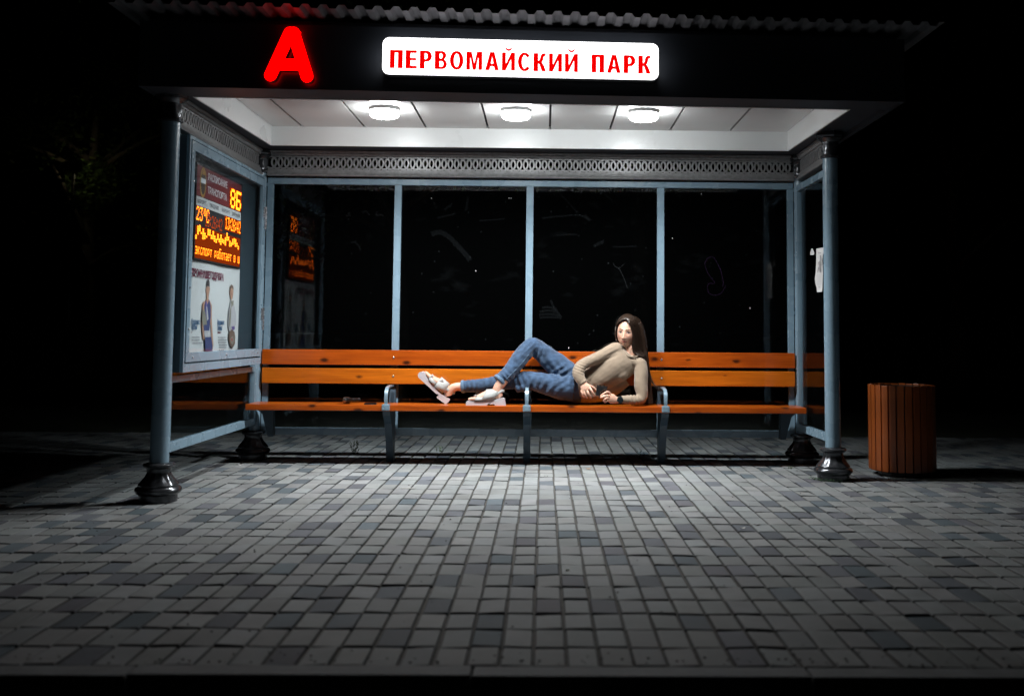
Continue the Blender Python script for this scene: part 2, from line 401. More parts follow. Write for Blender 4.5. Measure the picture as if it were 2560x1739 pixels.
# ---- openwork cast-iron frieze
def frieze(P, Q, rings_only_every=1):
    P, Q = Vector(P), Vector(Q); d = (Q-P); Ln = d.length; d.normalize(); nrm = Vector((-d.y, d.x, 0))
    bm = bmesh.new()
    def bar(prof):               # profile (offset, z) swept from P to Q
        a = [bm.verts.new(P+nrm*o+Vector((0, 0, z))) for o, z in prof]; c = [bm.verts.new(Q+nrm*o+Vector((0, 0, z))) for o, z in prof]
        n = len(prof); bm.faces.new(a); bm.faces.new(c)
        for i in range(n): bm.faces.new((a[i], a[(i+1) % n], c[(i+1) % n], c[i]))
    bar([(-.016, 2.379), (-.022, 2.384), (-.026, 2.391), (-.024, 2.399), (-.034, 2.404), (-.036, 2.416), (.036, 2.416), (.034, 2.404), (.024, 2.399), (.026, 2.391), (.022, 2.384), (.016, 2.379)])
    bar([(-.034, 2.216), (-.036, 2.224), (-.030, 2.230), (-.024, 2.240), (-.020, 2.252), (-.016, 2.2705), (.016, 2.2705), (.020, 2.252), (.024, 2.240), (.030, 2.230), (.036, 2.224), (.034, 2.216)])
    rail = sp(obj('frieze', bm, M_IRON_LIGHT, None, False))
    bm = bmesh.new(); sp_ = .0498; n = int(Ln/sp_); s0 = (Ln-n*sp_)/2
    for i in range(n+1):
        cpos = P+d*(s0+i*sp_); seg = 22
        hw = .0425; hh = .0480; t = .0068; dp = .0065*(1 if i % 2 else .8)
        vs = []
        for k in range(seg):
            a = 2*PI*k/seg; ca, sa = math.cos(a), math.sin(a)
            row = []
            for (rr, oo) in ((-t, -dp), (t, -dp), (t, dp), (-t, dp)):
                row.append(bm.verts.new(cpos+d*((hw+rr)*ca)+nrm*oo+Vector((0, 0, 2.325+(hh+rr)*sa))))
            vs.append(row)
        for k in range(seg):
            a, c = vs[k], vs[(k+1) % seg]
            for q in range(4): bm.faces.new((a[q], a[(q+1) % 4], c[(q+1) % 4], c[q]))
    q = obj('openwork_ring_band', bm, M_IRON_LIGHT, None, True, 40); q.parent = rail
frieze((-2.19, 8.2, 0), (1.985, 8.2, 0))
frieze((-2.246, 6.262, 0), (-2.25, 8.15, 0))
frieze((2.015, 7.30, 0), (2.03, 8.155, 0))

# ---- roof
def fy(x): return 6.008+.04*x
FXL, FXR, ZB, ZT = -2.337, 2.148, 2.388, 2.768
OXL, OXR, OYB = -2.10, 1.875, 7.93
def oyf(x): return 6.268+.036*x
YB = 8.46
def quadbox(bm, p4, z0, z1, mi=0):
    a = [bm.verts.new((x, y, z0)) for x, y in p4]; b = [bm.verts.new((x, y, z1)) for x, y in p4]
    bm.faces.new(a); bm.faces.new(b)
    for i in range(4): bm.faces.new((a[i], a[(i+1) % 4], b[(i+1) % 4], b[i]))
bm = bmesh.new()
t = .03
quadbox(bm, [(FXL, fy(FXL)), (FXR, fy(FXR)), (FXR, fy(FXR)+t), (FXL, fy(FXL)+t)], ZB, ZT)
fas = sp(obj('front_fascia', bm, M_FASCIA))
bm = bmesh.new()
quadbox(bm, [(FXL, fy(FXL)+t+.001), (FXL+t, fy(FXL)+t+.001), (FXL+t, YB), (FXL, YB)], ZB+.001, ZT)
quadbox(bm, [(FXR-t, fy(FXR)+t+.001), (FXR, fy(FXR)+t+.001), (FXR, YB), (FXR-t, YB)], ZB+.001, ZT)
quadbox(bm, [(FXL+t+.001, YB-t), (FXR-t-.001, YB-t), (FXR-t-.001, YB), (FXL+t+.001, YB)], ZB+.001, ZT)
sp(obj('side_fascia', bm, M_FASCIA))
bm = bmesh.new(); tw = .012     # soffit ring round the recess
quadbox(bm, [(FXL+t+.001, fy(FXL)+t+.001), (FXR-t-.001, fy(FXR)+t+.001), (FXR-t-.001, oyf(FXR)-tw), (FXL+t+.001, oyf(FXL)-tw)], ZB+.002, ZB+.05)
quadbox(bm, [(FXL+t+.001, oyf(FXL)-tw+.001), (OXL-tw, oyf(OXL)-tw+.001), (OXL-tw, OYB+tw), (FXL+t+.001, OYB+tw)], ZB+.034, ZB+.06)
quadbox(bm, [(OXR+tw, oyf(OXR)-tw+.001), (FXR-t-.001, oyf(FXR)-tw+.001), (FXR-t-.001, OYB+tw), (OXR+tw, OYB+tw)], ZB+.034, ZB+.06)
quadbox(bm, [(FXL+t+.001, OYB+tw+.001), (FXR-t-.001, OYB+tw+.001), (FXR-t-.001, YB-t-.001), (FXL+t+.001, YB-t-.001)], ZB+.034, ZB+.06)
sp(obj('soffit', bm, M_FASCIA))
ZC = 2.560; ZL = 2.412
bm = bmesh.new()                # white trim lining the recess
quadbox(bm, [(OXL-tw, oyf(OXL)-tw), (OXR+tw, oyf(OXR)-tw), (OXR+tw, oyf(OXR)), (OXL-tw, oyf(OXL))], ZB-.001, ZC+.02)
quadbox(bm, [(OXL-tw, OYB), (OXR+tw, OYB), (OXR+tw, OYB+tw), (OXL-tw, OYB+tw)], ZL, ZC+.02)
for x0 in (OXL-tw, OXR):
    prism(bm, [Vector((x0, oyf(x0)+.001, ZB-.001)), Vector((x0, OYB-.001, ZL)), Vector((x0, OYB-.001, ZC+.02)), Vector((x0, oyf(x0)+.001, ZC+.02))], (tw, 0, 0))
sp(obj('recess_trim', bm, M_TRIM))
bm = bmesh.new(); box(bm, OXL-.005, OXR+.005, 6.15, OYB+.005, ZC+.022, ZC+.03)
sp(obj('ceiling_backing', bm, M_GAP))
js = [OXL-.002, -1.866, -1.387, -.915, -.439, .036, .498, .963, 1.424, OXR+.002]
for a, c in zip(js, js[1:]):
    bm = bmesh.new(); g = .008
    quadbox(bm, [(a+g, oyf(a)+.002), (c-g, oyf(c)+.002), (c-g, OYB-.002), (a+g, OYB-.002)], ZC+rnd.uniform(-.001, .001), ZC+.02)
    sp(obj('ceiling_panel', bm, M_CEIL))
def corrugated():
    bm = bmesh.new(); per = .1022; x = FXL-.118; pts = []
    zt, zc = 2.812, 2.835
    prof = [(0, 0), (.036, 0), (.052, 1), (.086, 1)]
    while x < FXR+.10:
        for dx, h in prof: pts.append((x+dx, h))
        x += per
    rows = []
    for (yo, dz) in ((-.165, 0), (.25, .004), (2.55, .03)):
        for th in (0, .0022):
            rows.append([bm.verts.new((X, fy(X)+yo, (zc if h else zt)+dz+th-(X+.1)*.0032)) for X, h in pts])
    for i in range(len(pts)-1):
        for r0, r1 in ((0, 2), (2, 4), (1, 3), (3, 5)): bm.faces.new((rows[r0][i], rows[r0][i+1], rows[r1][i+1], rows[r1][i]))
        bm.faces.new((rows[0][i], rows[0][i+1], rows[1][i+1], rows[1][i])); bm.faces.new((rows[4][i], rows[4][i+1], rows[5][i+1], rows[5][i]))
    return bm
sp(obj('corrugated_roof_sheet', corrugated(), M_ROOF))
bm = bmesh.new()
quadbox(bm, [(FXL+.04, fy(FXL)+.035), (FXR-.04, fy(FXR)+.035), (FXR-.04, YB-.04), (FXL+.04, YB-.04)], ZT+.0, ZT+.03)
sp(obj('roof_deck', bm, M_FASCIA))

# ================================================================== LAMPS
def ceiling_lamp(px, label):
    p = (px, 7.225, ZC)
    t = thing('ceiling_lamp', label, 'lamp', p, 'round ceiling lamps under the shelter roof')
    bm = bmesh.new(); lathe(bm, [(-.0015, .104), (-.020, .106), (-.0245, .104), (-.0245, .06)], 0, 0, 0, 40); o = obj('lamp_base', bm, M_TRIM, t, True, 40)
    bm = bmesh.new(); lathe(bm, [(-.025, .100), (-.045, .101), (-.057, .097), (-.064, .090), (-.066, .084), (-.069, .02)], 0, 0, 0, 40); d = obj('lamp_diffuser', bm, [E_LAMP, E_LAMPSIDE], t, True)
    for f in d.data.polygons: f.material_index = 0 if f.normal.z < -.85 else 1
    ld_ = bpy.data.lights.new('lamp_light', 'SPOT'); ld_.energy = LAMP_W; ld_.color = (.97, .99, 1.0); ld_.spot_size = R(146); ld_.spot_blend = 1; ld_.shadow_soft_size = .085
    lo = bpy.data.objects.new('lamp_light', ld_); link(lo, t); lo.location = (0, 0, -.078)
    return t
ceiling_lamp(-1.128, 'glowing round ceiling lamp nearest the red letter A')
ceiling_lamp(-.206, 'glowing round ceiling lamp in the middle, below the white name sign')
ceiling_lamp(.692, 'glowing round ceiling lamp under the right end of the white sign')

# ================================================================== SIGNS
def rrect(x0, x1, z0, z1, r, n=6):
    P = []
    for cx, cz, a0 in ((x1-r, z1-r, 0), (x0+r, z1-r, 90), (x0+r, z0+r, 180), (x1-r, z0+r, 270)):
        for i in range(n+1):
            a = R(a0+90*i/n); P.append((cx+r*math.cos(a), cz+r*math.sin(a)))
    return P
SGX0, SGX1, SGZ0, SGZ1 = -.938, .657, 2.468, 2.684
sign = thing('name_sign', 'white lit sign with red Cyrillic letters reading ПЕРВОМАЙСКИЙ ПАРК on the black fascia', 'sign', (-.14, 5.95, 2.468))
def fpt(x, z, off): return Vector((x, fy(x)-off, z))
bm = bmesh.new()
P = rrect(SGX0, SGX1, SGZ0, SGZ1, .04)
fs = prism(bm, [fpt(x, z, .001) for x, z in P], (0, -.0265, 0))
o = under(sign, obj('sign_housing', bm, M_BLACK, None))
bm = bmesh.new(); fs = prism(bm, [fpt(x, z, .0285) for x, z in rrect(SGX0, SGX1, SGZ0, SGZ1, .04)], (0, -.0495, 0))
for f in fs: f.normal_update(); f.material_index = 1 if f.normal.z < -.3 or f.calc_center_median().z < SGZ0+.03 and abs(f.normal.y) < .5 else 0
under(sign, obj('lit_face', bm, [E_SIGN, M_BLACK]))
# condensed bold Cyrillic capitals, drawn as polygons in a 0..1 tall box (strokes given as width, quads and curves)
def arc(cx, cy, rx, ry, a0, a1, n=14): return [(cx+rx*math.cos(R(a0+(a1-a0)*i/n)), cy+ry*math.sin(R(a0+(a1-a0)*i/n))) for i in range(n+1)]
SW = .255           # stem
def ring_poly(outer, inner): return [outer, inner]
def glyph(ch):
    s = SW; b = .155
    if ch == 'П': return .66, [[(0, 0), (s, 0), (s, 1-b), (.66-s, 1-b), (.66-s, 0), (.66, 0), (.66, 1), (0, 1)]]
    if ch == 'Е': return .58, [[(0, 0), (.58, 0), (.58, b), (s, b), (s, .44), (.54, .44), (.54, .59), (s, .59), (s, 1-b), (.57, 1-b), (.57, 1), (0, 1)]]
    if ch == 'Р':
        o_ = [(0, 0), (s, 0), (s, .385), (.34, .385)]+arc(.34, .6925, .28, .3075, -90, 90)+[(0, 1)]
        i_ = [(s, .53), (.31, .53)]+arc(.31, .69, .085, .16, -90, 90)+[(s, .85)]
        return .62, [('h', o_, i_)]
    if ch == 'В':
        o_ = [(0, 0)]+[(.36, 0)]+arc(.37, .28, .26, .28, -90, 70, 12)+[(.50, .535)]+arc(.34, .755, .25, .245, -50, 90, 12)+[(0, 1)]
        return .63, [('h2', o_, [(s, b-.02), (.35, b-.02)]+arc(.35, .285, .095, .15, -90, 90)+[(s, .435)], [(s, .585), (.32, .585)]+arc(.32, .72, .075, .137, -90, 90)+[(s, .857)])]
    if ch == 'О': return .70, [('h', arc(.35, .5, .35, .52, 0, 360, 32)[:-1], arc(.35, .5, .135, .365, 0, 360, 28)[:-1])]
    if ch == 'М': return .82, [[(0, 0), (.205, 0), (.205, .72), (.33, 0), (.49, 0), (.615, .72), (.615, 0), (.82, 0), (.82, 1), (.54, 1), (.41, .36), (.28, 1), (0, 1)]]
    if ch == 'А': return .72, [('h', [(0, 0), (.23, 0), (.275, .215), (.455, .215), (.50, 0), (.72, 0), (.48, 1), (.25, 1)], [(.305, .365), (.425, .365), (.365, .74)])]
    if ch in 'ИЙ':
        q = [[(0, 0), (.20, 0), (.47, .62), (.47, 0), (.68, 0), (.68, 1), (.48, 1), (.21, .38), (.21, 1), (0, 1)]]
        if ch == 'Й': q.append(arc(.34, 1.29, .19, .215, 185, 355, 12)+arc(.34, 1.29, .115, .10, 355, 185, 10))
        return .68, q
    if ch == 'С':
        return .66, [arc(.35, .5, .35, .52, 38, 322, 26)[0:]+[(.46, .27)]+arc(.35, .5, .135, .365, 315, 45, 20)+[(.46, .73)]]
    if ch == 'К':
        return .66, [[(0, 0), (s, 0), (s, .42), (.30, .40), (.43, 0), (.66, 0), (.53, .36), (.43, .51), (.50, .60), (.53, .78), (.57, .845), (.64, .855), (.64, 1), (.52, 1), (.42, .96), (.36, .86), (.33, .68), (.29, .595), (s, .575), (s, 1), (0, 1)]]
    return .35, []
def letters(word, x0, x1, zb, h, off, thick, pick=None):
    total = 0; gap = .135; wi = 0
    ws = [glyph(c)[0] if c != ' ' else .42 for c in word]
    total = sum(ws)+gap*(len(word)-1); sx = (x1-x0)/total
    bm = bmesh.new(); X = 0
    for c, wd in zip(word, ws):
        if c == ' ': wi += 1
        if c != ' ' and wi == pick:
            for poly in glyph(c)[1]:
                loops = [poly] if isinstance(poly, list) else list(poly[1:])
                edges = []
                for lp in loops:
                    lp = [p_ for i_, p_ in enumerate(lp) if math.dist(p_, lp[i_-1]) > 1e-4]
                    vs = [bm.verts.new(fpt(x0+(X+px)*sx, zb+pz*h, off)) for px, pz in lp]
                    for i in range(len(vs)): edges.append(bm.edges.new((vs[i], vs[(i+1) % len(vs)])))
                bmesh.ops.triangle_fill(bm, use_beauty=True, edges=edges, normal=(0, -1, 0))
        X += wd+gap
    ex = bmesh.ops.extrude_face_region(bm, geom=list(bm.faces))
    for v in [g for g in ex['geom'] if isinstance(g, bmesh.types.BMVert)]: v.co.y -= thick
    return bm
for k in (0, 1): under(sign, obj('red_lettering', letters('ПЕРВОМАЙСКИЙ ПАРК', SGX0+.042, SGX1-.045, SGZ0+.036, .107, .0785, .003, k), E_SIGNRED))

asign = thing('letter_a_sign', 'big rounded glowing red letter A on the black fascia', 'sign', (-1.47, 5.94, 2.42))
bm = bmesh.new()
def capsule(bm, p, q, r):
    (x0, z0), (x1, z1) = p, q; a = math.atan2(z1-z0, x1-x0); P = []
    for i in range(13): t_ = a+PI/2+PI*i/12; P.append((x0+r*math.cos(t_), z0+r*math.sin(t_)))
    for i in range(13): t_ = a-PI/2+PI*i/12; P.append((x1+r*math.cos(t_), z1+r*math.sin(t_)))
    return P
AX0, AX1, AZ0, AZ1 = -1.608, -1.332, 2.415, 2.740
for j, pl in enumerate((capsule(bm, (-1.5725, 2.4525), (-1.470, 2.7005), .0350), capsule(bm, (-1.3665, 2.4495), (-1.449, 2.7005), .0350),
           [(-1.553, 2.482), (-1.386, 2.482), (-1.408, 2.549), (-1.530, 2.549)])):
    fs = prism(bm, [fpt(x, z, .012) for x, z in pl], (0, -.05-.0006*j, 0))
    for f in fs: f.normal_update(); f.material_index = 0 if abs(f.normal.y) > .7 or j < 2 and f.calc_center_median().z > 2.70 else 1
under(asign, obj('glowing_letter', bm, [E_A, M_REDSIDE]))
for (x, z) in ((AX0+.05, AZ0+.05), (AX1-.05, AZ0+.05), (-1.472, 2.69)):
    bm = bmesh.new(); box(bm, x-.012, x+.012, fy(x)-.0118, fy(x)-.0003, z-.012, z+.012)
    under(asign, obj('mounting_stud', bm, M_BLACK))

# ================================================================== DISPLAY CASE
CX = -2.15
case = thing('display_case', 'blue grey wall case with hinged glazed door on the left side panel', 'display case', (-2.2, 7.14, .74))
def cs(o): return under(case, o)
Y0c, Y1c, Z0c, Z1c = 6.28, 8.0, .742, 2.18
bm = bmesh.new()
xb = -2.219
box(bm, xb, xb+.008, Y0c, Y1c, Z0c, Z1c)                                             # back
box(bm, xb+.0085, CX-.022, Y0c, Y0c+.02, Z0c, Z1c); box(bm, xb+.0085, CX-.022, Y1c-.02, Y1c, Z0c, Z1c)
box(bm, xb+.0085, CX-.022, Y0c+.0205, Y1c-.0205, Z0c, Z0c+.02); box(bm, xb+.0085, CX-.022, Y0c+.0205, Y1c-.0205, Z1c-.02, Z1c)
cs(obj('case_body', bm, mat('dark_case_paint', (.035, .055, .07), .45)))
bm = bmesh.new()          # fixed outer frame
fw_ = .022
for (a, b_, c, d) in ((Y0c, Y1c, Z0c, Z0c+.05), (Y0c, Y1c, Z1c-fw_, Z1c), (Y0c, Y0c+fw_, Z0c+.0502, Z1c-fw_-.0002), (Y1c-fw_, Y1c, Z0c+.0502, Z1c-fw_-.0002)):
    box(bm, CX-.0215, CX-.001, a, b_, c, d, .002)
cs(obj('case_frame', bm, M_BLUE))
bm = bmesh.new()          # door
D0, D1, E0, E1 = Y0c+.028, Y1c-.026, Z0c+.060, Z1c-.028; dw = .058
for (a, b_, c, d) in ((D0, D1, E0, E0+dw), (D0, D1, E1-dw, E1), (D0, D0+dw, E0+dw+.0002, E1-dw-.0002), (D1-dw, D1, E0+dw+.0002, E1-dw-.0002)):
    box(bm, CX-.021, CX+.004, a, b_, c, d, .003)
door = cs(obj('door', bm, M_BLUE))
bm = bmesh.new(); box(bm, CX-.012, CX-.008, D0+dw-.012, D1-dw+.012, E0+dw-.012, E1-dw+.012)
q = obj('door_glass', bm, M_CASEGLASS); q.parent = door
for z in (1.855, 1.085):
    bm = bmesh.new()
    lathe(bm, [(-.085, .012), (.085, .012)], CX+.012, Y1c-.030, z, 14)
    box(bm, CX+.0042, CX+.011, Y1c-.062, Y1c-.004, z-.0, z+.08, .001)
    q = obj('hinge', bm, M_STEEL); q.parent = door
for y, z in [(D0+.028, E0+.2), (D0+.028, E1-.25), (D0+.028, E0+.7), (D0+.12, E0+.03), (7.1, E0+.03), (D1-.1, E0+.03), (D0+.03, E0+.45), (D1-.03, E0+.35)]:
    bm = bmesh.new(); ball(bm, (CX+.005, y, z), .007, 2)
    q = obj('screw', bm, M_STEEL, None, True); q.parent = door
# ---- things inside the case
PXL = -2.19
def L(px, py, X=PXL):
    p = atX(px, py, X); return (p.y, p.z)
def z6(a, b_): return L(450+a/5.64, 400+b_/5.64)
def z7(a, b_, X=-2.2005): return L(450+a/5.265, 640+b_/5.265, X)
def plate(bm, yz, x, th=.002, mi=0): return prism(bm, [Vector((x, y, z)) for y, z in yz], (th, 0, 0), mi)
led = thing('departure_display', 'amber LED departure board with maroon header inside the wall case', 'display', (-2.2, 7.03, 1.46))
def ld(o): return under(led, o)
bm = bmesh.new(); box(bm, -2.2105, -2.193, 6.535, 7.535, 1.44, 2.055); ld(obj('display_housing', bm, M_BLACKMAT))
hb, ht = z6(250, 500), z6(255, 215)
bm = bmesh.new(); plate(bm, [(6.545, 1.846), (7.505, 1.846), (7.505, 2.04), (6.545, 2.04)], -2.1928, .001)
ld(obj('maroon_header', bm, mat('maroon_print', (.19, .028, .035), .5)))
bm = bmesh.new(); plate(bm, [(6.545, 1.782), (7.51, 1.782), (7.51, 1.842), (6.545, 1.842)], -2.1926, .001)
ld(obj('white_heading_strip', bm, M_PAPER))
def text_mesh(txt, y, z, size, x, sxs=1.0, bold=0.0, align='LEFT'):
    cu = bpy.data.curves.new('t', 'FONT'); cu.body = txt; cu.size = size; cu.align_x = align; cu.offset = bold; cu.extrude = .0004; cu.resolution_u = 3
    o = bpy.data.objects.new('t', cu); C.objects.link(o)
    dg = bpy.context.evaluated_depsgraph_get(); me = bpy.data.meshes.new_from_object(o.evaluated_get(dg)); bpy.data.objects.remove(o)
    for v in me.vertices:
        u, vv, n_ = v.co; v.co = (x+n_+.0004, y+u*sxs, z+vv)
    return me
def text_part(name, lines, m, wrap):
    for ln in lines:
        bm = bmesh.new(); me = text_mesh(*ln); bm.from_mesh(me); bpy.data.meshes.remove(me)
        wrap(obj(name, bm, m))
M_GREYINK = mat('grey_ink', (.20, .20, .22), .7); M_WHITEINK = mat('white_ink', (.82, .82, .84), .6)
text_part('header_lettering', [('РАСПИСАНИЕ', 6.755, 1.972, .062, -2.1915, .95, .0008), ('ТРАНСПОРТА', 6.755, 1.885, .062, -2.1915, .95, .0008)], M_WHITEINK, ld)
text_part('strip_lettering', [('МАРШРУТ', 6.560, 1.800, .036, -2.1913, .98), ('ОЖИДАНИЕ', 6.80, 1.800, .036, -2.1913, .90), ('МАРШРУТ', 7.06, 1.800, .036, -2.1913, .98), ('ОЖИДАНИЕ', 7.295, 1.800, .036, -2.1913, .88)], M_GREYINK, ld)
bm = bmesh.new()
def oval(cy, cz, ry, rz, n=24): return [(cy+ry*math.cos(2*PI*i/n), cz+rz*math.sin(2*PI*i/n)) for i in range(n)]
plate(bm, oval(6.66, 1.94, .062, .098), -2.1915, .0008, 0); plate(bm, oval(6.66, 1.94, .045, .078), -2.1906, .0008, 1)
plate(bm, [(6.615, 1.935), (6.705, 1.935), (6.705, 1.965), (6.615, 1.965)], -2.1897, .0006, 2)
plate(bm, [(6.63, 1.99), (6.69, 1.99), (6.66, 2.04)], -2.1897, .0006, 0)
ld(obj('emblem', bm, [mat('gold_print', (.45, .25, .06), .5), mat('brown_print', (.10, .075, .06), .5), M_WHITEINK]))
FONT5 = {'0': '0E11111111110E', '1': '040C040404040E', '2': '0E11010204081F', '3': '1F02040201110E', '4': '02060A121F0202', '5': '1F101E0101110E', '6': '0608101E11110E', '8': '0E11110E11110E',
         ':': '000C0C000C0C00', 'C': '0E11101010110E', 'o': '0609090600 0000'.replace(' ', ''), 'э': '00001E010F011E', 'к': '00001214181412', 'с': '00000E1010110E', 'п': '00001F11111111', 'о': '00000E1111110E',
         'р': '00001E11111E10', 'т': '00001F04040404', 'а': '00000E010F110F', 'б': '0F101E1111110E', 'е': '00000E111F100E', 'в': '00001E111E111E', 'Б': '1F10101E11111E', 'ш': '00001515 15151F'.replace(' ', ''), ' ': '0'*14}
def led_dots(bm, txt, y0, y1, zb, zt, fill=.78, vshift=None, dbl=1):
    cols = []
    for c in txt:
        rows = [int(FONT5[c][2*i:2*i+2], 16) for i in range(7)]
        rng = range(5) if c not in ':' else range(1, 4)
        for x in rng: cols.append([(rows[r] >> (4-x)) & 1 for r in range(7)])
        cols.append([0]*7)
    cols.pop(); n = len(cols); dy = (y1-y0)/n; dz = (zt-zb)/7
    for i, cl in enumerate(cols):
        s = vshift(i/n) if vshift else 0
        for r in range(7):
            if cl[r]:
                y = y0+(i+.5)*dy; z = zt-(r+.5)*dz+s; a, c = dy*fill/2, dz*fill/2
                f = bm.faces.new([bm.verts.new((-2.1905, y+p*a, z+q*c)) for p, q in ((-1, -1), (1, -1), (1, 1), (-1, 1))])
E_BLOOM = emitter('amber_bloom_glow', (1.0, .10, .002), .32)  # orange bloom around the LEDs, painted as dim glowing plates behind the dots
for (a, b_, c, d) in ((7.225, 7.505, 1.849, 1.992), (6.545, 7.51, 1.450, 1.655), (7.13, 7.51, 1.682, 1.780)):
    bm = bmesh.new(); plate(bm, [(a, c), (b_, c), (b_, d), (a, d)], -2.1916, .0004); ld(obj('led_bloom_panel', bm, E_BLOOM))
bm = bmesh.new(); led_dots(bm, '8Б', 7.245, 7.497, 1.852, 1.985, 1.0); ld(obj('day_readout', bm, E_LED))
bm = bmesh.new(); led_dots(bm, '23oC', 6.55, 6.80, 1.690, 1.778); ld(obj('temperature_readout', bm, E_LED))
bm = bmesh.new(); led_dots(bm, '13:26:42', 7.145, 7.505, 1.690, 1.776); ld(obj('clock_readout', bm, E_LED))
bm = bmesh.new(); led_dots(bm, '13:26:42', 6.72, 7.08, 1.665, 1.748); ld(obj('ghost_clock_readout', bm, E_LEDDIM))
bm = bmesh.new()
ht_ = [.2, .9, 1.0, .55, .75, .5, .3, .95, .85, .6, .9, .5, .35, .7, .4, .8, .55, .45, .6, 1.0, .75, .5, .35, .65, .85, .7, .5, .3]
hb_ = [0, .35, .6, .45, .1, .15, .3, .5, .5, .3, .3, .15, .1, .35, .2, .05, .25, .2, .1, .5, .55, .1, .15, .3, .4, .2, .25, .05]
for i, (a, c) in enumerate(zip(ht_, hb_)):
    y = 6.555+i*.0336; k = c
    while k <= a:
        z = 1.575+k*.088
        for dy_ in (-.006, .007):
            bm.faces.new([bm.verts.new((-2.1905, y+dy_+p*.0056, z+q*.0058)) for p, q in ((-1, -1), (1, -1), (1, 1), (-1, 1))])
        k += .16
ld(obj('scrolling_line', bm, E_LED))
bm = bmesh.new(); led_dots(bm, 'экспорт работает в ш', 6.55, 7.50, 1.475, 1.545, .80); ld(obj('message_line', bm, E_LED))

poster = thing('poster', 'white poster with two printed standing figures, hung inside the glazed case', 'poster', (-2.205, 7.0, .83))
def po(o): return under(poster, o)
bm = bmesh.new()
n = 14
for i in range(n+1):
    pass
grid = [[bm.verts.new((-2.2085+.0025*math.sin(i*.9+j*.35), 6.40+(7.575-6.40)*i/n, .80+(1.436-.80)*j/8)) for j in range(9)] for i in range(n+1)]
for i in range(n):
    for j in range(8): bm.faces.new((grid[i][j], grid[i+1][j], grid[i+1][j+1], grid[i][j+1]))
po(obj('poster_sheet', bm, M_PAPER, None, True))
PXP = -2.2035
def fig(name, shapes):
    bm = bmesh.new(); ms = []
    for k, (m, pts) in enumerate(shapes):
        if m not in ms: ms.append(m)
        prism(bm, [Vector((PXP+.0005*k, *z7(a, c, PXP))) for a, c in pts], (.0003, 0, 0), ms.index(m))
    return po(obj(name, bm, ms))
I_SKIN = mat('printed_skin', (.42, .24, .17), .7); I_HAIR = mat('printed_dark', (.05, .04, .045), .7); I_NAVY = mat('printed_navy', (.04, .055, .16), .7)
I_GREY = mat('printed_pale_grey', (.45, .44, .46), .7); I_KHAKI = mat('printed_khaki', (.22, .21, .17), .7); I_MAR = mat('printed_maroon', (.16, .02, .05), .7); I_BROWN = mat('printed_brown', (.16, .10, .075), .7); I_RED = mat('printed_red', (.35, .06, .06), .7)
I_VIO = mat('printed_violet', (.14, .10, .28), .7)
fig('printed_athlete', [
    (I_SKIN, [(300, 610), (330, 590), (350, 560), (352, 520), (342, 450), (348, 400), (388, 400), (396, 430), (384, 500), (375, 560), (398, 600), (420, 650), (418, 800), (428, 1000), (440, 1170), (430, 1230), (418, 1200), (404, 900), (330, 900), (325, 1110), (300, 1080), (285, 900)]),
    (I_HAIR, [(346, 410), (350, 340), (366, 303), (384, 320), (390, 360), (389, 410), (380, 395), (356, 392)]),
    (I_NAVY, [(322, 640), (340, 580), (360, 640), (382, 575), (400, 650), (402, 780), (384, 980), (312, 980), (305, 860)]),
    (I_VIO, [(332, 590), (350, 600), (366, 800), (352, 840), (340, 760)]),
    (I_GREY, [(342, 660), (354, 670), (372, 830), (350, 850)]),
    (I_KHAKI, [(290, 720), (320, 700), (345, 850), (350, 905), (320, 900), (300, 930), (285, 840)]),
    (I_GREY, [(312, 984), (386, 984), (390, 1060), (318, 1066)]),
    (I_NAVY, [(322, 1068), (404, 1062), (420, 1180), (418, 1240), (326, 1240)]),
    (I_MAR, [(328, 1242), (424, 1242), (422, 1306), (328, 1306)])])
fig('printed_student', [
    (I_SKIN, [(656, 470), (664, 420), (700, 420), (704, 480), (694, 550), (680, 585), (664, 550)]),
    (I_BROWN, [(654, 480), (660, 400), (678, 372), (700, 395), (706, 450), (698, 430), (668, 420)]),
    (I_GREY, [(640, 720), (664, 620), (684, 600), (712, 650), (735, 760), (735, 910), (690, 930), (650, 1000), (634, 930)]),
    (I_KHAKI, [(662, 590), (704, 585), (700, 640), (676, 670)]),
    (I_KHAKI, [(640, 900), (650, 720), (672, 650), (668, 800), (655, 960)]),
    (I_VIO, [(672, 930), (716, 920), (716, 960), (690, 980)]),
    (I_BROWN, [(634, 1070), (648, 990), (676, 960), (712, 1000), (722, 1060), (718, 1150), (690, 1205), (655, 1180)]),
    (I_KHAKI, [(655, 1080), (690, 1050), (706, 1110), (690, 1170), (662, 1140)]),
    (I_RED, [(664, 1085), (684, 1075), (688, 1110), (670, 1120)])])
I_BLUE = mat('printed_blue', (.05, .13, .25), .7)
text_part('poster_title', [('#ГЕРОИНАШЕГОДВОРА', 6.475, 1.335, .066, PXP, .92, .0022)], I_MAR, po)
def yz(a, c): return z7(a, c, PXP)
def tl(s, a, c, size, sx=1.0, bold=.0): y, z = yz(a, c); return (s, y, z, size, PXP, sx, bold)
text_part('poster_names', [tl('Кудренко', 148, 895, .048, .72, .001), tl('Артём', 148, 965, .048, .72, .001), tl('Мордвинова', 490, 900, .046, .55, .001), tl('Полина', 490, 975, .048, .62, .001)], I_BLUE, po)
text_part('poster_subtitle', [tl('6', 150, 1014, .02), tl('Школа 10', 494, 1018, .022, .8)], I_MAR, po)
bm = bmesh.new()
rows = [(152, 1066, 262), (152, 1102, 258), (165, 1140, 306), (498, 1070, 604), (500, 1102, 622), (502, 1135, 612), (512, 1168, 624), (514, 1200, 612), (512, 1236, 575)]
rr = random.Random(3)
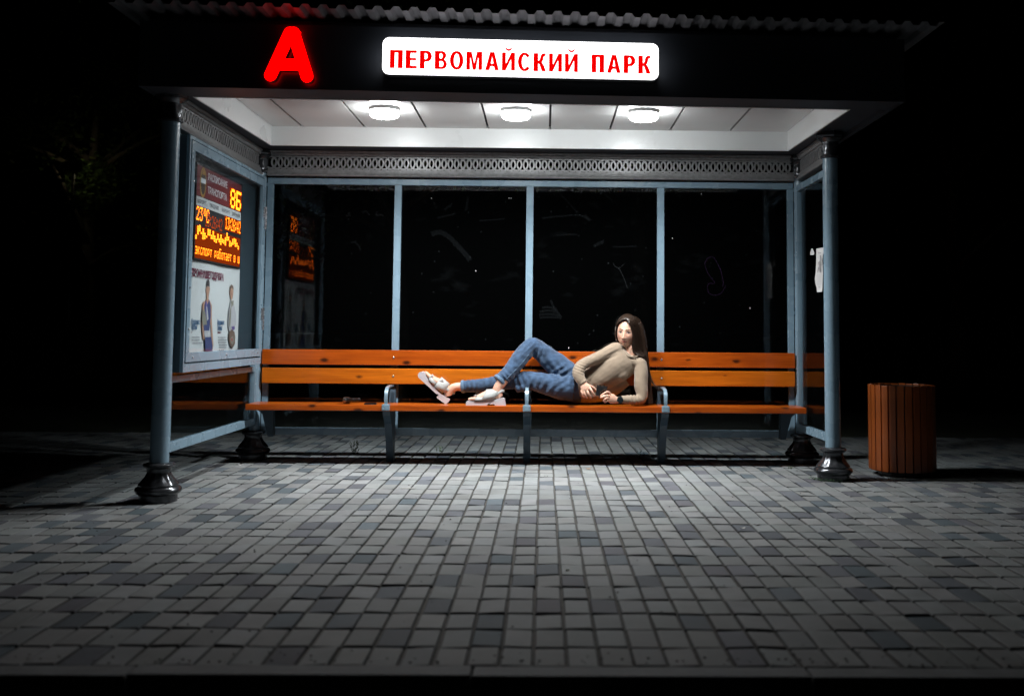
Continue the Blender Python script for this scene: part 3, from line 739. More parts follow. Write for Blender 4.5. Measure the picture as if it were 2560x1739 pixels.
for a, c, e in rows:                      # printed body text: rows of word-long strokes
    u = a
    while u < e:
        wv = rr.uniform(8, 24); u2 = min(e, u+wv)
        prism(bm, [Vector((PXP+.0003, *z7(p, q, PXP))) for p, q in ((u, c+5), (u2, c+6), (u2, c-5), (u, c-6))], (.0002, 0, 0)); u = u2+3
po(obj('poster_body_text', bm, M_GREYINK))

# ---- notice taped to the right-hand glass
def nz(a, c, X): return atX(1980+a/7.175, 560+c/7.175, X)
XN = 1.975
notice = thing('paper_notice', 'creased white paper notice with a grey picture taped to the right side glass', 'notice', (XN, 7.42, 1.31))
lft = [(447, 440), (440, 520), (428, 640), (424, 780), (430, 880), (418, 980), (424, 1080), (436, 1150), (438, 1222)]
rgt = [(561, 420), (557, 520), (553, 650), (550, 780), (546, 880), (545, 960), (552, 1060), (556, 1130), (552, 1214)]
bm = bmesh.new(); rowsv = []
for (a, b_) in zip(lft, rgt):
    p, q = nz(*a, XN), nz(*b_, XN); rowsv.append([bm.verts.new(p.lerp(q, t_)+Vector((.004*math.sin(9*t_+p.z*30), 0, 0))) for t_ in (0, .25, .5, .75, 1)])
for a, b_ in zip(rowsv, rowsv[1:]):
    for i in range(4): bm.faces.new((a[i], a[i+1], b_[i+1], b_[i]))
under(notice, obj('notice_sheet', bm, M_PAPER, None, True))
bm = bmesh.new()
for pl in ([(500, 560), (522, 560), (518, 660), (500, 640)], [(470, 690), (510, 640), (512, 740), (480, 760)], [(470, 770), (500, 750), (512, 860), (500, 875), (484, 800), (462, 870), (456, 860)], [(468, 515), (522, 512), (522, 524), (468, 526)], [(480, 1125), (500, 1124), (500, 1134), (480, 1136)]):
    prism(bm, [nz(a, c, XN-.006) for a, c in pl], (.0004, 0, 0))
under(notice, obj('notice_picture', bm, mat('pale_grey_ink', (.28, .28, .29), .7)))
bm = bmesh.new()
for r_ in range(6): prism(bm, [nz(a, c, XN-.0065) for a, c in ((446, 915+r_*32), (536, 905+r_*32), (536, 911+r_*32), (446, 921+r_*32))], (.0004, 0, 0))
under(notice, obj('notice_text', bm, mat('faint_ink', (.5, .5, .51), .7)))
tagp = thing('torn_paper_scrap', 'small torn white paper scrap stuck beside the paper notice', 'paper scrap', (1.975, 7.6, 1.55))
bm = bmesh.new(); prism(bm, [nz(a, c, XN) for a, c in ((358, 436), (372, 440), (404, 520), (396, 552), (372, 556), (334, 556), (334, 520))], (-.003, 0, 0))
q = under(tagp, obj('scrap', bm, M_PAPER)); 

# ================================================================== BENCH
bench = thing('bench', 'long varnished orange pine bench with three armrests along the back glass', 'bench', (-.1, 8.0, 0))
def be(o): return under(bench, o)
bx0, bx1 = -2.213, 1.981
def board(name, x0, x1, y0, y1, z0, z1, m, tilt=0):
    bm = bmesh.new(); vs = box(bm, x0, x1, y0, y1, z0, z1, .005)
    return be(obj(name, bm, m))
for i, (a, c) in enumerate(((7.832, 7.925), (7.938, 8.031), (8.044, 8.135))):
    board('seat_slat', bx0+.012*i*0, bx1, a, c, .405, .45, WOODS[(2, 1, 2)[i]])
board('back_plank', -2.190, 1.979, 8.165, 8.197, .7345, .852, WOODS[2])
board('back_plank', -2.184, 1.976, 8.158, 8.190, .590, .709, WOODS[3])
def support(x, i):
    bm = bmesh.new(); hw = .027
    P = [(7.86, .3995), (7.875, .37), (7.96, .30), (8.04, .16), (8.085, .0), (8.175, .0), (8.15, .3995)]
    prism(bm, [Vector((x-hw, y, z)) for y, z in P], (2*hw, 0, 0))
    prism(bm, [Vector((x-hw+.003, y, z)) for y, z in ((8.142, .401), (8.186, .401), (8.214, .58), (8.214, .84), (8.1985, .84), (8.1985, .712), (8.1915, .70), (8.1915, .585))], (2*hw-.006, 0, 0))
    be(obj('leg', bm, M_LEG))
    bm = bmesh.new()
    path = [(7.842, .452), (7.838, .495), (7.848, .540), (7.885, .570), (7.96, .579), (8.05, .581), (8.146, .577)]
    Q = catmull([list(p) for p in path], 6); hw = .0125; th = .006
    rr_ = []
    for k, (y, z) in enumerate(Q):
        y2, z2 = Q[min(k+1, len(Q)-1)]; y1, z1 = Q[max(k-1, 0)]; d = Vector((0, y2-y1, z2-z1)).normalized(); nn = Vector((0, -d.z, d.y))
        c = Vector((x, y, z)); rr_.append([bm.verts.new(c+Vector((s*hw, 0, 0))+nn*t_) for s, t_ in ((-1, -th), (1, -th), (1, th), (-1, th))])
    for a, c in zip(rr_, rr_[1:]):
        for k in range(4): bm.faces.new((a[k], a[(k+1) % 4], c[(k+1) % 4], c[k]))
    bm.faces.new(rr_[0]); bm.faces.new(rr_[-1])
    arm = be(obj('armrest', bm, M_ARM, None, True, 40))
    bm = bmesh.new(); box(bm, x-.030, x+.030, 7.818, 7.860, .408, .4565, .007); q = obj('armrest_clamp', bm, M_ARM); q.parent = arm
for i, px in enumerate((927-2, 1318, 1657)): support(atY((983, 1317, 1662)[i] if False else (965, 1317, 1664)[i], 1010, 7.84).x, i)
for s, x in ((1, -2.165), (-1, 1.94)):      # tapered end brackets fixed to the corners
    bm = bmesh.new()
    prism(bm, [Vector((x-.03*s, 7.87, .4035)), Vector((x+.09*s, 8.13, .4035)), Vector((x+.10*s, 8.205, .19)), Vector((x+.06*s, 8.205, .19))], (0, 0.0, 0)) if False else None
    pts = [(x-.03*s, .4035), (x+.10*s, .4035), (x+.105*s, .19), (x+.065*s, .19), (x+.02*s, .36)]
    prism(bm, [Vector((a, 8.06, z)) for a, z in pts], (0, .07, 0))
    be(obj('end_bracket', bm, M_LEG))

# ================================================================== LITTER BIN
bx_, by_ = 2.60, 7.55
lbin = thing('litter_bin', 'round litter bin clad in upright red brown wooden slats, right of the shelter', 'litter bin', (bx_, by_, 0))
nsl = 26; rb = .222
for i in range(nsl):
    a = 2*PI*i/nsl; bm = bmesh.new()
    if i == 0:
        box(bm, -.0235, .0235, -.011, .011, .035+.002, .642, .003); proto = obj('slat', bm, M_BIN, lbin)
        q = proto
    else:
        q = proto.copy(); C.objects.link(q); q.parent = lbin; bm.free()
    q.location = (rb*math.cos(a), rb*math.sin(a), rnd.uniform(-.002, .002)); q.rotation_euler = (0, 0, a-PI/2)
bm = bmesh.new()
lathe(bm, [(.03, .2), (.03, .209), (.6, .209), (.63, .209), (.63, .2), (.05, .198)], 0, 0, 0, 36)
obj('liner', bm, mat('dark_bin_liner', (.03, .025, .022), .6), lbin, True, 40)
bm = bmesh.new()
lathe(bm, [(.0, .17), (.034, .17)], 0, 0, 0, 24); obj('bin_foot', bm, M_BLACK, lbin)

# ================================================================== SMALL THINGS
def lathe_axis(prof, n=20):
    bm = bmesh.new(); lathe(bm, prof, 0, 0, 0, n); return bm
fl = thing('flashlight', 'black metal flashlight lying on the left part of the bench seat', 'flashlight', (0, 0, 0))
p = atY(866, 1003, 7.93); fl.location = (p.x, 7.93, .45+.027)
fl.rotation_euler = Vector((.62, .78, -.03)).to_track_quat('Z', 'Y').to_euler()
bm = lathe_axis([(-.02, .022), (-.018, .0255), (.0, .0265), (.022, .0255), (.035, .018), (.05, .0155), (.052, .0165), (.1, .0165), (.102, .0155), (.112, .0155), (.115, .017), (.128, .017), (.131, .015)])
obj('flashlight_body', bm, mat('black_anodised_metal', (.02, .02, .021), .22, metal=.7), fl, True, 35)
bm = lathe_axis([(-.0185, .0215), (-.0215, .0205), (-.0225, .012), (-.0228, .003)]); obj('lens', bm, mat('lens_glass', (.35, .33, .3), .05, metal=.8), fl, True)
p = atY(926, 1009, 7.89)
ph2 = thing('phone', 'flat black phone lying on the seat between flashlight and armrest', 'phone', (p.x, 7.90, .4505))
bm = bmesh.new(); box(bm, -.045, .045, -.055, .055, 0, .009, .003); obj('phone_body', bm, M_BLACK, ph2)
bm = bmesh.new(); box(bm, -.041, .041, -.051, .051, .0092, .0098); obj('screen', bm, mat('dark_screen', (.01, .01, .012), .08), ph2)
ph2.rotation_euler = (0, 0, R(6))

# litter on the paving
M_BUTT = mat('white_litter', (.75, .74, .70), .8); M_LEAF = mat('dry_leaf', (.42, .20, .06), .8); M_TWIG = mat('dark_twig', (.06, .05, .04), .9)
def ground_pt(px, py): d = ray(px, py); return CP+d*(-CAM_H/d.z)
def bit(name, label, px, py, ln, r_, rz, m, cat='litter', flat=False):
    p = ground_pt(px, py); bm = bmesh.new()
    if flat:
        vs = [bm.verts.new((ln*math.cos(t_)*.5*(1+.2*math.sin(3*t_)), r_*math.sin(t_), .004+.003*math.cos(2*t_))) for t_ in [2*PI*i/10 for i in range(10)]]
        ex = bmesh.ops.extrude_face_region(bm, geom=[bm.faces.new(vs)])
        for v in [g for g in ex['geom'] if isinstance(g, bmesh.types.BMVert)]: v.co.z += .0012
    else: tube(bm, [(-ln/2, 0, r_, r_, r_), (0, 0, r_*1.05, r_, r_), (ln/2, 0, r_, r_*.9, r_*.9)], 8, 2)
    o = obj(name, bm, m, None, not flat); o.location = (p.x, p.y, .001); o.rotation_euler = (0, 0, rz)
    return tag(o, label, cat)
bit('drinking_straw', 'thin white straw lying on the paving left of centre', 1019, 1221, .088, .0028, .12, M_BUTT)
bit('crumpled_paper', 'tiny crumpled white paper by the left rear column', 599, 1163, .022, .007, .5, M_BUTT, 'litter', True)
bit('cigarette_butt', 'pale cigarette butt on a dark paver right of centre', 1419, 1426, .018, .004, .9, M_BUTT)
bit('dry_leaf', 'small orange dry leaf at the edge of the bench shadow', 1471, 1172, .04, .010, .1, M_LEAF, 'leaf', True)
bit('twig', 'small curled dark twig on the paving left of the middle', 1010, 1384, .035, .0025, -.7, M_TWIG, 'twig')
bit('dark_leaf', 'curled dark leaf on the paving near the right front column', 1893, 1313, .035, .010, .2, M_TWIG, 'leaf', True)
bit('paper_crumb', 'white paper crumb on the pavers in front of the litter bin', 2224, 1295, .014, .006, .2, M_BUTT, 'litter', True)
bit('paper_crumb', 'pale paper crumb on the pavers left of the dark leaf', 1858, 1321, .022, .008, .2, M_BUTT, 'litter', True)
# small grit, scattered all over: one sheet of stuff
bm = bmesh.new(); rr = random.Random(5)
for i in range(520):
    x, y = rr.uniform(-3.2, 3.2), 3.3+rr.random()**1.4*4.6
    if rr.random() < .5: y = 3.22+abs(rr.gauss(0, .06))
    s = rr.uniform(.0012, .0045); v = bmesh.ops.create_icosphere(bm, subdivisions=1, radius=s)['verts']
    for q in v: q.co = Vector((x+q.co.x*rr.uniform(.8, 1.6), y+q.co.y, .0015+q.co.z*.6+s*.3))
o = obj('grit', bm, mat('dark_grit', (.05, .048, .044), .9)); o['kind'] = 'stuff'

# weeds
M_WEED = mat('weed_leaf', (.05, .085, .025), .6)
def weed(x, y, h, n, label, cat='weed', spread=.5, name='weed', lw=.010):
    rr = random.Random(int(x*1000)+n); bm = bmesh.new()
    for i in range(n):
        a = rr.uniform(0, 2*PI); ln = h*rr.uniform(.5, 1); lean = spread*rr.uniform(.2, 1)
        d = Vector((math.cos(a)*lean, math.sin(a)*lean, 1)).normalized(); b0 = Vector((rr.gauss(0, .012), rr.gauss(0, .012), 0)); sd = Vector((-math.sin(a), math.cos(a), 0))
        for k in range(5):
            f0 = k/5; p0 = b0+d*ln*f0+Vector((math.cos(a), math.sin(a), -.4))*ln*.25*f0*f0
            dirv = (d+Vector((rr.uniform(-1, 1), rr.uniform(-1, 1), rr.uniform(0, .6)))).normalized(); w_ = lw*rr.uniform(.7, 1.2); l2 = ln*.3
            bm.faces.new([bm.verts.new(p0), bm.verts.new(p0+dirv*l2*.5+sd*w_*.5), bm.verts.new(p0+dirv*l2), bm.verts.new(p0+dirv*l2*.5-sd*w_*.5)])
    o = obj(name, bm, M_WEED); o.location = (x, y, -.004); return tag(o, label, cat)
p = ground_pt(889, 1136); weed(p.x, p.y, .13, 9, 'leafy green weed behind the bench, left of the left leg')
p = ground_pt(1604, 1145); weed(p.x, p.y, .10, 8, 'leafy green weed behind the bench, left of the right leg')
p = ground_pt(1100, 1128); weed(p.x, p.y, .06, 6, 'small low weed right of the left bench leg')
p = ground_pt(1975, 1170); weed(p.x, p.y, .025, 8, 'tiny green weed in the joint before the right rear column', lw=.006)
rr = random.Random(17); bm = bmesh.new()
for i in range(320):
    a = rr.uniform(PI*.95, 2.05*PI); rad = .112+abs(rr.gauss(0, .018)); c = Vector((1.992+rad*math.cos(a), 7.24+rad*math.sin(a), rr.uniform(0, .022)*max(.2, 1-(rad-.112)*14)))
    d = Vector((rr.uniform(-1, 1), rr.uniform(-1, 1), rr.uniform(.2, 1))).normalized(); s_ = d.cross(Vector((0, 0, 1))); s_ = s_.normalized() if s_.length > .01 else Vector((1, 0, 0)); l2 = rr.uniform(.006, .014)
    bm.faces.new([bm.verts.new(c), bm.verts.new(c+d*l2*.5+s_*.003), bm.verts.new(c+d*l2), bm.verts.new(c+d*l2*.5-s_*.003)])
o = obj('moss', bm, mat('moss_green', (.03, .085, .025), .8)); o['kind'] = 'stuff'

# ================================================================== PERSON
def a4(x, y, Y): return atY(1400+x/6.073, 770+y/6.073, Y)
def a5(x, y, Y): return atY(1030+x/5.81, 820+y/5.81, Y)
def h2(x, y, Y): return atY(1430+x/11.067, 930+y/11.067, Y)
def fc(x, y, Y): return atY(1480+x/13.156, 780+y/13.156, Y)
pp = atY(1450, 1010, 8.0)
person = thing('person', 'woman with long brown hair in tan sweater and jeans reclining on the bench', 'person', (pp.x, 8.0, .45))
def pe(o): return under(person, o)
def sec(p, r, rd=None): return (p.x, p.y, p.z, r, rd if rd else r)
TORSO = [sec(atY(1443, 967, 8.03), .118, .098), sec(atY(1470, 960, 8.03), .108, .090), sec(atY(1506, 940, 8.02), .115, .096), sec(atY(1541, 915, 8.015), .128, .102), sec(atY(1567, 899, 8.025), .116, .080), sec(atY(1575, 893, 8.03), .075, .06)]
R_ARM = [sec(atY(1538, 872, 8.01), .053, .058), sec(atY(1522, 880, 7.985), .050, .052), sec(atY(1492, 895, 7.955), .045, .047), sec(atY(1462, 908, 7.935), .043, .045), sec(atY(1449, 920, 7.92), .046, .048), sec(atY(1446, 935, 7.90), .046, .046), sec(atY(1450, 946, 7.885), .041, .040), sec(atY(1457.5, 956.5, 7.872), .035, .030)]
L_ARM = [sec(atY(1600, 909, 8.0), .050, .058), sec(atY(1603, 932, 7.975), .054, .056), sec(atY(1602, 962, 7.95), .052, .052), sec(atY(1605, 985, 7.935), .045, .045), sec(atY(1603, 997, 7.925), .040, .042), sec(atY(1590, 1000, 7.905), .040, .042), sec(atY(1572, 999, 7.89), .036, .037), sec(atY(1557, 998.5, 7.882), .031, .032)]
PELVIS = [sec(atY(1452, 968, 8.03), .112, .094), sec(atY(1436, 967, 8.035), .118, .104), sec(atY(1418, 964, 8.035), .108, .10), sec(atY(1402, 960, 8.03), .085, .085)]
R_LEG = [sec(atY(1424, 940, 8.06), .095, .085), sec(atY(1398, 917, 8.06), .092, .082), sec(atY(1368, 893, 8.055), .080, .074), sec(atY(1346, 873, 8.045), .070, .068), sec(atY(1331, 864, 8.03), .064, .064), sec(atY(1314, 878, 8.005), .066, .066), sec(atY(1295, 902, 7.975), .064, .066), sec(atY(1272, 931, 7.94), .056, .058), sec(atY(1249.5, 950.5, 7.915), .051, .052)]
L_LEG = [sec(atY(1432, 970, 7.99), .098, .085), sec(atY(1398, 968, 7.98), .091, .080), sec(atY(1360, 958, 7.985), .080, .074), sec(atY(1325, 951, 7.995), .070, .068), sec(atY(1297, 950, 8.01), .066, .066), sec(atY(1262, 955, 8.03), .060, .062), sec(atY(1210, 962, 8.04), .053, .058), sec(atY(1157, 966, 8.045), .047, .050)]
def thin(secs, f): return [(x, y, z, r*f, d*f) for x, y, z, r, d in secs]
# ---- head in its own frame: x image-right, f towards the viewer, z up; origin at eye level on the skull axis
HY, HR = R(17), R(4)
HC = atY(1566.5, 831, 8.035)
hf = Vector((-math.sin(HY), -math.cos(HY), -.02)).normalized()
hx0 = Vector((math.cos(HY), -math.sin(HY), 0)); hz0 = hx0.cross(-hf).normalized() if False else Vector((0, 0, 1))
hx = (hx0*math.cos(HR)-hz0*math.sin(HR)).normalized(); hz = (hz0*math.cos(HR)+hx0*math.sin(HR)).normalized()
def hp(x, f, z): return HC+hx*x+hf*f+hz*z
def gau(a, s): return math.exp(-(a/s)**2)
def sstep(a, b_, v): t_ = min(1, max(0, (v-a)/(b_-a))); return t_*t_*(3-2*t_)
def head_point(n, grow=0.0):
    sx, sf, sz = n
    z = sz*(.121 if sz > 0 else .116)
    jaw = 1-.20*sstep(-.025, -.115, z) if False else 1-.22*sstep(.025, .115, -z)
    k = math.sqrt(max(1e-6, 1-sz*sz)); wx = (k if sz > 0 else k**.72)     # fuller towards the jaw
    a = math.hypot(sx, sf) or 1e-6; ux, uf = sx/a, sf/a
    x = ux*wx*.0705*jaw
    f = uf*((k if sz > 0 else k**.62)*.090*(1-.10*sstep(.06, .115, -z)) if uf > 0 else (k if sz > 0 else k**1.15)*.104)
    if uf > 0:
        c = uf**2
        f += c*(-.010*(gau(abs(x)-.031, .013)*gau(z+.001, .0105)) + .0055*gau(abs(x)-.031, .0085)*gau(z+.002, .007) + .0035*gau(z-.022, .009)*gau(abs(x)-.022, .026))
        nz_ = sstep(.014, -.042, z) if False else min(1, max(0, (.012-z)/.054)); tip = 1-sstep(.041, .051, -z)
        f += c*(.003+.022*nz_)*tip*gau(x, .0075+.0055*nz_)*(1 if z < .012 else gau(z-.012, .012))
        f += c*.006*gau(abs(x)-.012, .006)*gau(z+.043, .007)
        f += c*(.0065*gau(x, .019)*gau(z+.0655, .0045)+.0075*gau(x, .017)*gau(z+.0745, .005)-.003*gau(x, .022)*gau(z+.0697, .0018))
        f += c*(.007*gau(x, .017)*gau(z+.102, .012)-.003*gau(x, .02)*gau(z+.086, .006)+.004*gau(abs(x)-.045, .018)*gau(z+.032, .018))
    g = 1+grow/.09
    return (x*g, f*g, z*g)
bm = bmesh.new()
for v in bmesh.ops.create_icosphere(bm, subdivisions=6, radius=1)['verts']: v.co = hp(*head_point((v.co.x, v.co.y, v.co.z)))
# neck
tube(bm, [sec(atY(1578, 890, 8.04), .062, .05), sec(atY(1575, 876, 8.04), .050, .049), sec(atY(1571, 862, 8.045), .046, .048), sec(atY(1569, 848, 8.05), .045, .046)], 20, 4)
tube(bm, thin(TORSO, .84), 20, 4); tube(bm, thin(R_ARM, .72), 14, 3); tube(bm, thin(L_ARM, .72), 14, 3); tube(bm, thin(PELVIS, .86), 18, 3)
tube(bm, thin(R_LEG[:-1], .76), 14, 3); tube(bm, thin(L_LEG[:-1], .76), 14, 3)
# ankles and feet
RF, LF = 7.90, 8.045
tube(bm, [sec(atY(1275, 927, 7.935), .040), sec(a5(1300, 795, 7.91), .037, .038), sec(a5(1255, 850, 7.903), .035, .034), sec(a5(1235, 920, RF), .036, .033), sec(a5(1255, 985, RF), .034, .030), sec(a5(1262, 1010, RF), .022, .026)], 16, 4)
tube(bm, [sec(a5(1290, 975, RF), .022, .026), sec(a5(1235, 965, RF), .036, .031), sec(a5(1130, 960, RF), .036, .034), sec(a5(1040, 985, RF), .030, .038), sec(a5(950, 1015, RF), .022, .042), sec(a5(890, 1028, RF), .014, .040)], 16, 4)
tube(bm, [sec(atY(1195, 963, 8.04), .041), sec(a5(760, 850, LF), .037, .036), sec(a5(650, 850, LF), .032, .033), sec(a5(580, 880, LF), .034, .033), sec(a5(530, 935, LF), .036, .031), sec(a5(535, 985, LF), .025, .027)], 16, 4)
tube(bm, [sec(a5(550, 965, LF), .026, .028), sec(a5(500, 885, LF), .036, .033), sec(a5(420, 815, LF), .034, .035), sec(a5(340, 760, LF), .028, .039), sec(a5(265, 705, LF), .020, .042), sec(a5(230, 680, LF), .013, .038)], 16, 4)
def digits(specs, r0):
    for pts, r in specs:
        tube(bm, [(p.x, p.y, p.z, r*q, r*q) for p, q in zip(pts, (1.08, 1.0, .98, .82)[:len(pts)])], 10, 4); ball(bm, pts[-1], r*.82, 2)
for k, (ax, ay, bx2, by2, dy) in enumerate(((905, 1030, 832, 1030, -.030), (915, 1036, 845, 1038, -.012), (915, 1040, 850, 1042, .004), (915, 1042, 858, 1044, .018), (920, 1044, 870, 1046, .031))):
    p, q = a5(ax, ay, RF+dy), a5(bx2, by2, RF+dy); rr_ = .0125 if k == 4 else .008
    digits([((p, p.lerp(q, .5)+Vector((0, 0, .003)), q), .0115 if k == 0 else .0085)], 0)
for k, (bx2, by2, dy) in enumerate(((196, 642, .030), (205, 650, .012), (208, 656, -.004), (213, 664, -.018), (222, 674, -.031))):
    p, q = a5(bx2+55, by2+48, LF+dy), a5(bx2, by2, LF+dy); digits([((p, p.lerp(q, .5)+Vector((.002, 0, .003)), q), .0115 if k == 0 else .0085)], 0)
# right hand: back of the hand to the viewer, fingers hanging down round the phone edge
tube(bm, [sec(h2(300, 255, 7.872), .026, .020), sec(h2(325, 310, 7.866), .026, .017), sec(h2(350, 390, 7.858), .034, .016), sec(h2(392, 465, 7.852), .040, .014), sec(h2(405, 500, 7.852), .036, .012)], 16, 4)
digits([((h2(262, 500, 7.856), h2(275, 570, 7.848), h2(300, 640, 7.852), h2(335, 692, 7.866)), .0080),
        ((h2(330, 505, 7.852), h2(350, 590, 7.843), h2(385, 660, 7.848), h2(420, 706, 7.866)), .0088),
        ((h2(410, 490, 7.850), h2(450, 580, 7.838), h2(495, 655, 7.844), h2(522, 706, 7.864)), .0092),
        ((h2(490, 430, 7.850), h2(545, 510, 7.836), h2(590, 590, 7.838), h2(625, 655, 7.852)), .0090),
        ((h2(420, 350, 7.862), h2(520, 390, 7.872), h2(600, 440, 7.880), h2(670, 500, 7.886)), .0100)], 0)
# left hand: wrist on the bench, fingers curled up to the phone
tube(bm, [sec(atY(1557, 998.5, 7.882), .022, .024), sec(h2(1280, 775, 7.874), .024, .023), sec(h2(1190, 765, 7.866), .029, .021), sec(h2(1110, 735, 7.860), .037, .018), sec(h2(1050, 715, 7.858), .036, .016)], 16, 4)
digits([((h2(1075, 655, 7.858), h2(1000, 545, 7.846), h2(890, 590, 7.838), h2(800, 650, 7.846)), .0088),
        ((h2(1040, 690, 7.852), h2(985, 650, 7.836), h2(890, 672, 7.830), h2(800, 700, 7.842)), .0090),
        ((h2(1030, 740, 7.850), h2(975, 715, 7.832), h2(915, 750, 7.830), h2(868, 790, 7.842)), .0086),
        ((h2(1040, 790, 7.852), h2(990, 790, 7.836), h2(945, 815, 7.836), h2(905, 838, 7.846)), .0076),
        ((h2(1130, 690, 7.876), h2(1050, 600, 7.884), h2(960, 560, 7.886), h2(880, 540, 7.884)), .0098)], 0)
M_SKIN = mat('skin', (.5, .3, .22), .42, spec=.4, attr='col', sss=.12, bump=(500, .08, .0006))
body = remeshed('body', bm, .0030, 2, M_SKIN)
me = body.data; co = get_co(me); loc = co-np.array(HC)
X, F_, Z = loc@np.array(hx), loc@np.array(hf), loc@np.array(hz)
col = np.tile(np.array((.64, .38, .275)), (len(co), 1))
def paint(mask, c, k=1.0): col[mask] = col[mask]*(1-k)+np.array(c)*k
face = (F_ > .03) & (np.abs(X) < .075) & (Z > -.13) & (Z < .12)
ax_ = np.abs(X)
paint(face & (ax_ > .02) & (ax_ < .06) & (Z < -.012) & (Z > -.055), (.56, .27, .20), .35)                      # cheeks
up_l = np.clip(1-(ax_/.0245)**2, 0, 1)
paint(face & (ax_ < .0245) & (Z < -.0695+.0035*(ax_/.022)**2+.0080*up_l*(1-.25*np.exp(-(X/.004)**2))) & (Z > -.0695+.0035*(ax_/.022)**2-.0090*up_l), (.42, .12, .105), .85)   # lips
paint(face & (ax_ < .0235) & (np.abs(Z+.0700-.0045*(ax_/.022)**2) < .0014), (.16, .05, .045), .8)
bt = np.clip((ax_-.011)/.040, 0, 1)
paint(face & (ax_ > .010) & (ax_ < .051) & (np.abs(Z-(.0175+.0075*np.sin(bt*2.3)-.003*bt)) < .0052-.0030*bt), (.070, .037, .023), .9)  # brows
ex = (ax_-.0315)/.0150; al = np.sqrt(np.clip(1-ex**2, 0, 1))
eye = face & (np.abs(ex) < 1) & (Z < -.001+.0062*al) & (Z > -.001-.0055*al)
paint(eye, (.42, .36, .34))
gx = X-np.sign(X)*.0315-.0032
paint(eye & (gx**2+(Z+.0003)**2 < .0066**2), (.03, .017, .011))
paint(face & (np.abs(ex) < 1.12) & (np.abs(Z-(-.0005+.0068*np.sqrt(np.clip(1-(ex/1.13)**2, 0, 1)))) < .0027), (.03, .018, .014), .92)      # lashes
paint(face & (np.abs(ex) < 1.05) & (np.abs(Z-(-.0012-.0064*np.sqrt(np.clip(1-(ex/1.06)**2, 0, 1)))) < .0014), (.20, .10, .075), .6)
toe = np.zeros(len(co), bool)
set_col(me, col); pe(body)

# ---- clothes
def fabric(name, c, rough, rib=None, var=None, weave=900):
    m = mat(name, c, rough, spec=.2, var=var); N, L2, b = nodes(m)
    b.inputs['Sheen Weight'].default_value = .25; b.inputs['Sheen Roughness'].default_value = .5
    tc = N.new('ShaderNodeTexCoord'); n1 = N.new('ShaderNodeTexNoise'); n1.inputs['Scale'].default_value = weave; L2.new(tc.outputs['Object'], n1.inputs['Vector'])
    h = n1.outputs['Fac']
    if rib:
        d = N.new('ShaderNodeVectorMath'); d.operation = 'DOT_PRODUCT'; d.inputs[1].default_value = rib; L2.new(tc.outputs['Object'], d.inputs[0])
        s_ = N.new('ShaderNodeMath'); s_.operation = 'SINE'; L2.new(d.outputs['Value'], s_.inputs[0])
        a_ = N.new('ShaderNodeMath'); a_.operation = 'MULTIPLY_ADD'; a_.inputs[1].default_value = .5; L2.new(s_.outputs[0], a_.inputs[0]); L2.new(n1.outputs['Fac'], a_.inputs[2]); h = a_.outputs[0]
    bp = N.new('ShaderNodeBump'); bp.inputs['Strength'].default_value = .30 if rib else .25; bp.inputs['Distance'].default_value = .0022 if rib else .0012
    L2.new(h, bp.inputs['Height']); L2.new(bp.outputs[0], b.inputs['Normal']); return m
wl = 2*PI/.0085
M_KNIT = fabric('tan_rib_knit', (.265, .205, .148), .85, (.54*wl, .0, -.84*wl), (14, .10))
M_DENIM = fabric('blue_denim', (.038, .072, .132), .8, None, (22, .42, 8), 700)
M_DENIMEDGE = fabric('pale_denim_hem', (.10, .165, .25), .85, None, (60, .3), 700)
def fold(me, amp, f=(1, 1, 1), seed=0, oct_=3):
    co = get_co(me); no = np.empty(len(me.vertices)*3); me.vertices.foreach_get('normal', no); no = no.reshape(-1, 3)
    d = np.array([mnoise.fractal(Vector((c[0]*f[0]+seed, c[1]*f[1], c[2]*f[2])), .8, 2.1, oct_) for c in co])
    set_co(me, co+no*(d*amp)[:, None])
# sweater
bm = bmesh.new()
tube(bm, TORSO, 26, 5); tube(bm, [sec(atY(1450, 983, 8.04), .080, .09), sec(atY(1488, 982, 8.045), .076, .085), sec(atY(1528, 970, 8.05), .066, .07), sec(atY(1562, 946, 8.05), .06, .06)], 20, 4); tube(bm, R_ARM, 18, 4); tube(bm, L_ARM, 18, 4)
ball(bm, atY(1541, 872, 8.01), (.055, .058, .050), 3); ball(bm, atY(1600, 909, 8.0), (.052, .058, .05), 3)
ball(bm, atY(1521, 914, 7.972), (.062, .046, .058), 3); ball(bm, atY(1551, 934, 7.970), (.062, .046, .058), 3)      # bust
tube(bm, [sec(atY(1541, 871, 8.02), .043, .06), sec(atY(1557, 889, 8.02), .046, .072), sec(atY(1583, 905, 8.02), .046, .072), sec(atY(1604, 912, 8.01), .044, .06)], 18, 4)
def cuff(bm, c, axis, r, rd, t_, dep=Vector((0, 1, 0)), ln=.012):
    a_ = Vector(axis).normalized(); tube(bm, [(*(c-a_*ln), r, rd), (*(c-a_*ln*.6), r+t_, rd+t_), (*(c+a_*ln*.6), r+t_, rd+t_), (*(c+a_*ln), r, rd)], 20, 2, dep)
def endv(s): p, q = Vector(s[-2][:3]), Vector(s[-1][:3]); return q, (q-p)
for s in (R_ARM, L_ARM): q, d = endv(s); cuff(bm, q, d, s[-1][3]-.001, s[-1][4]-.001, .003)
sw = remeshed('sweater', bm, .0055, 5, M_KNIT)
fold(sw.data, .0022, (16, 16, 20), 3.1, 2)
co = get_co(sw.data)
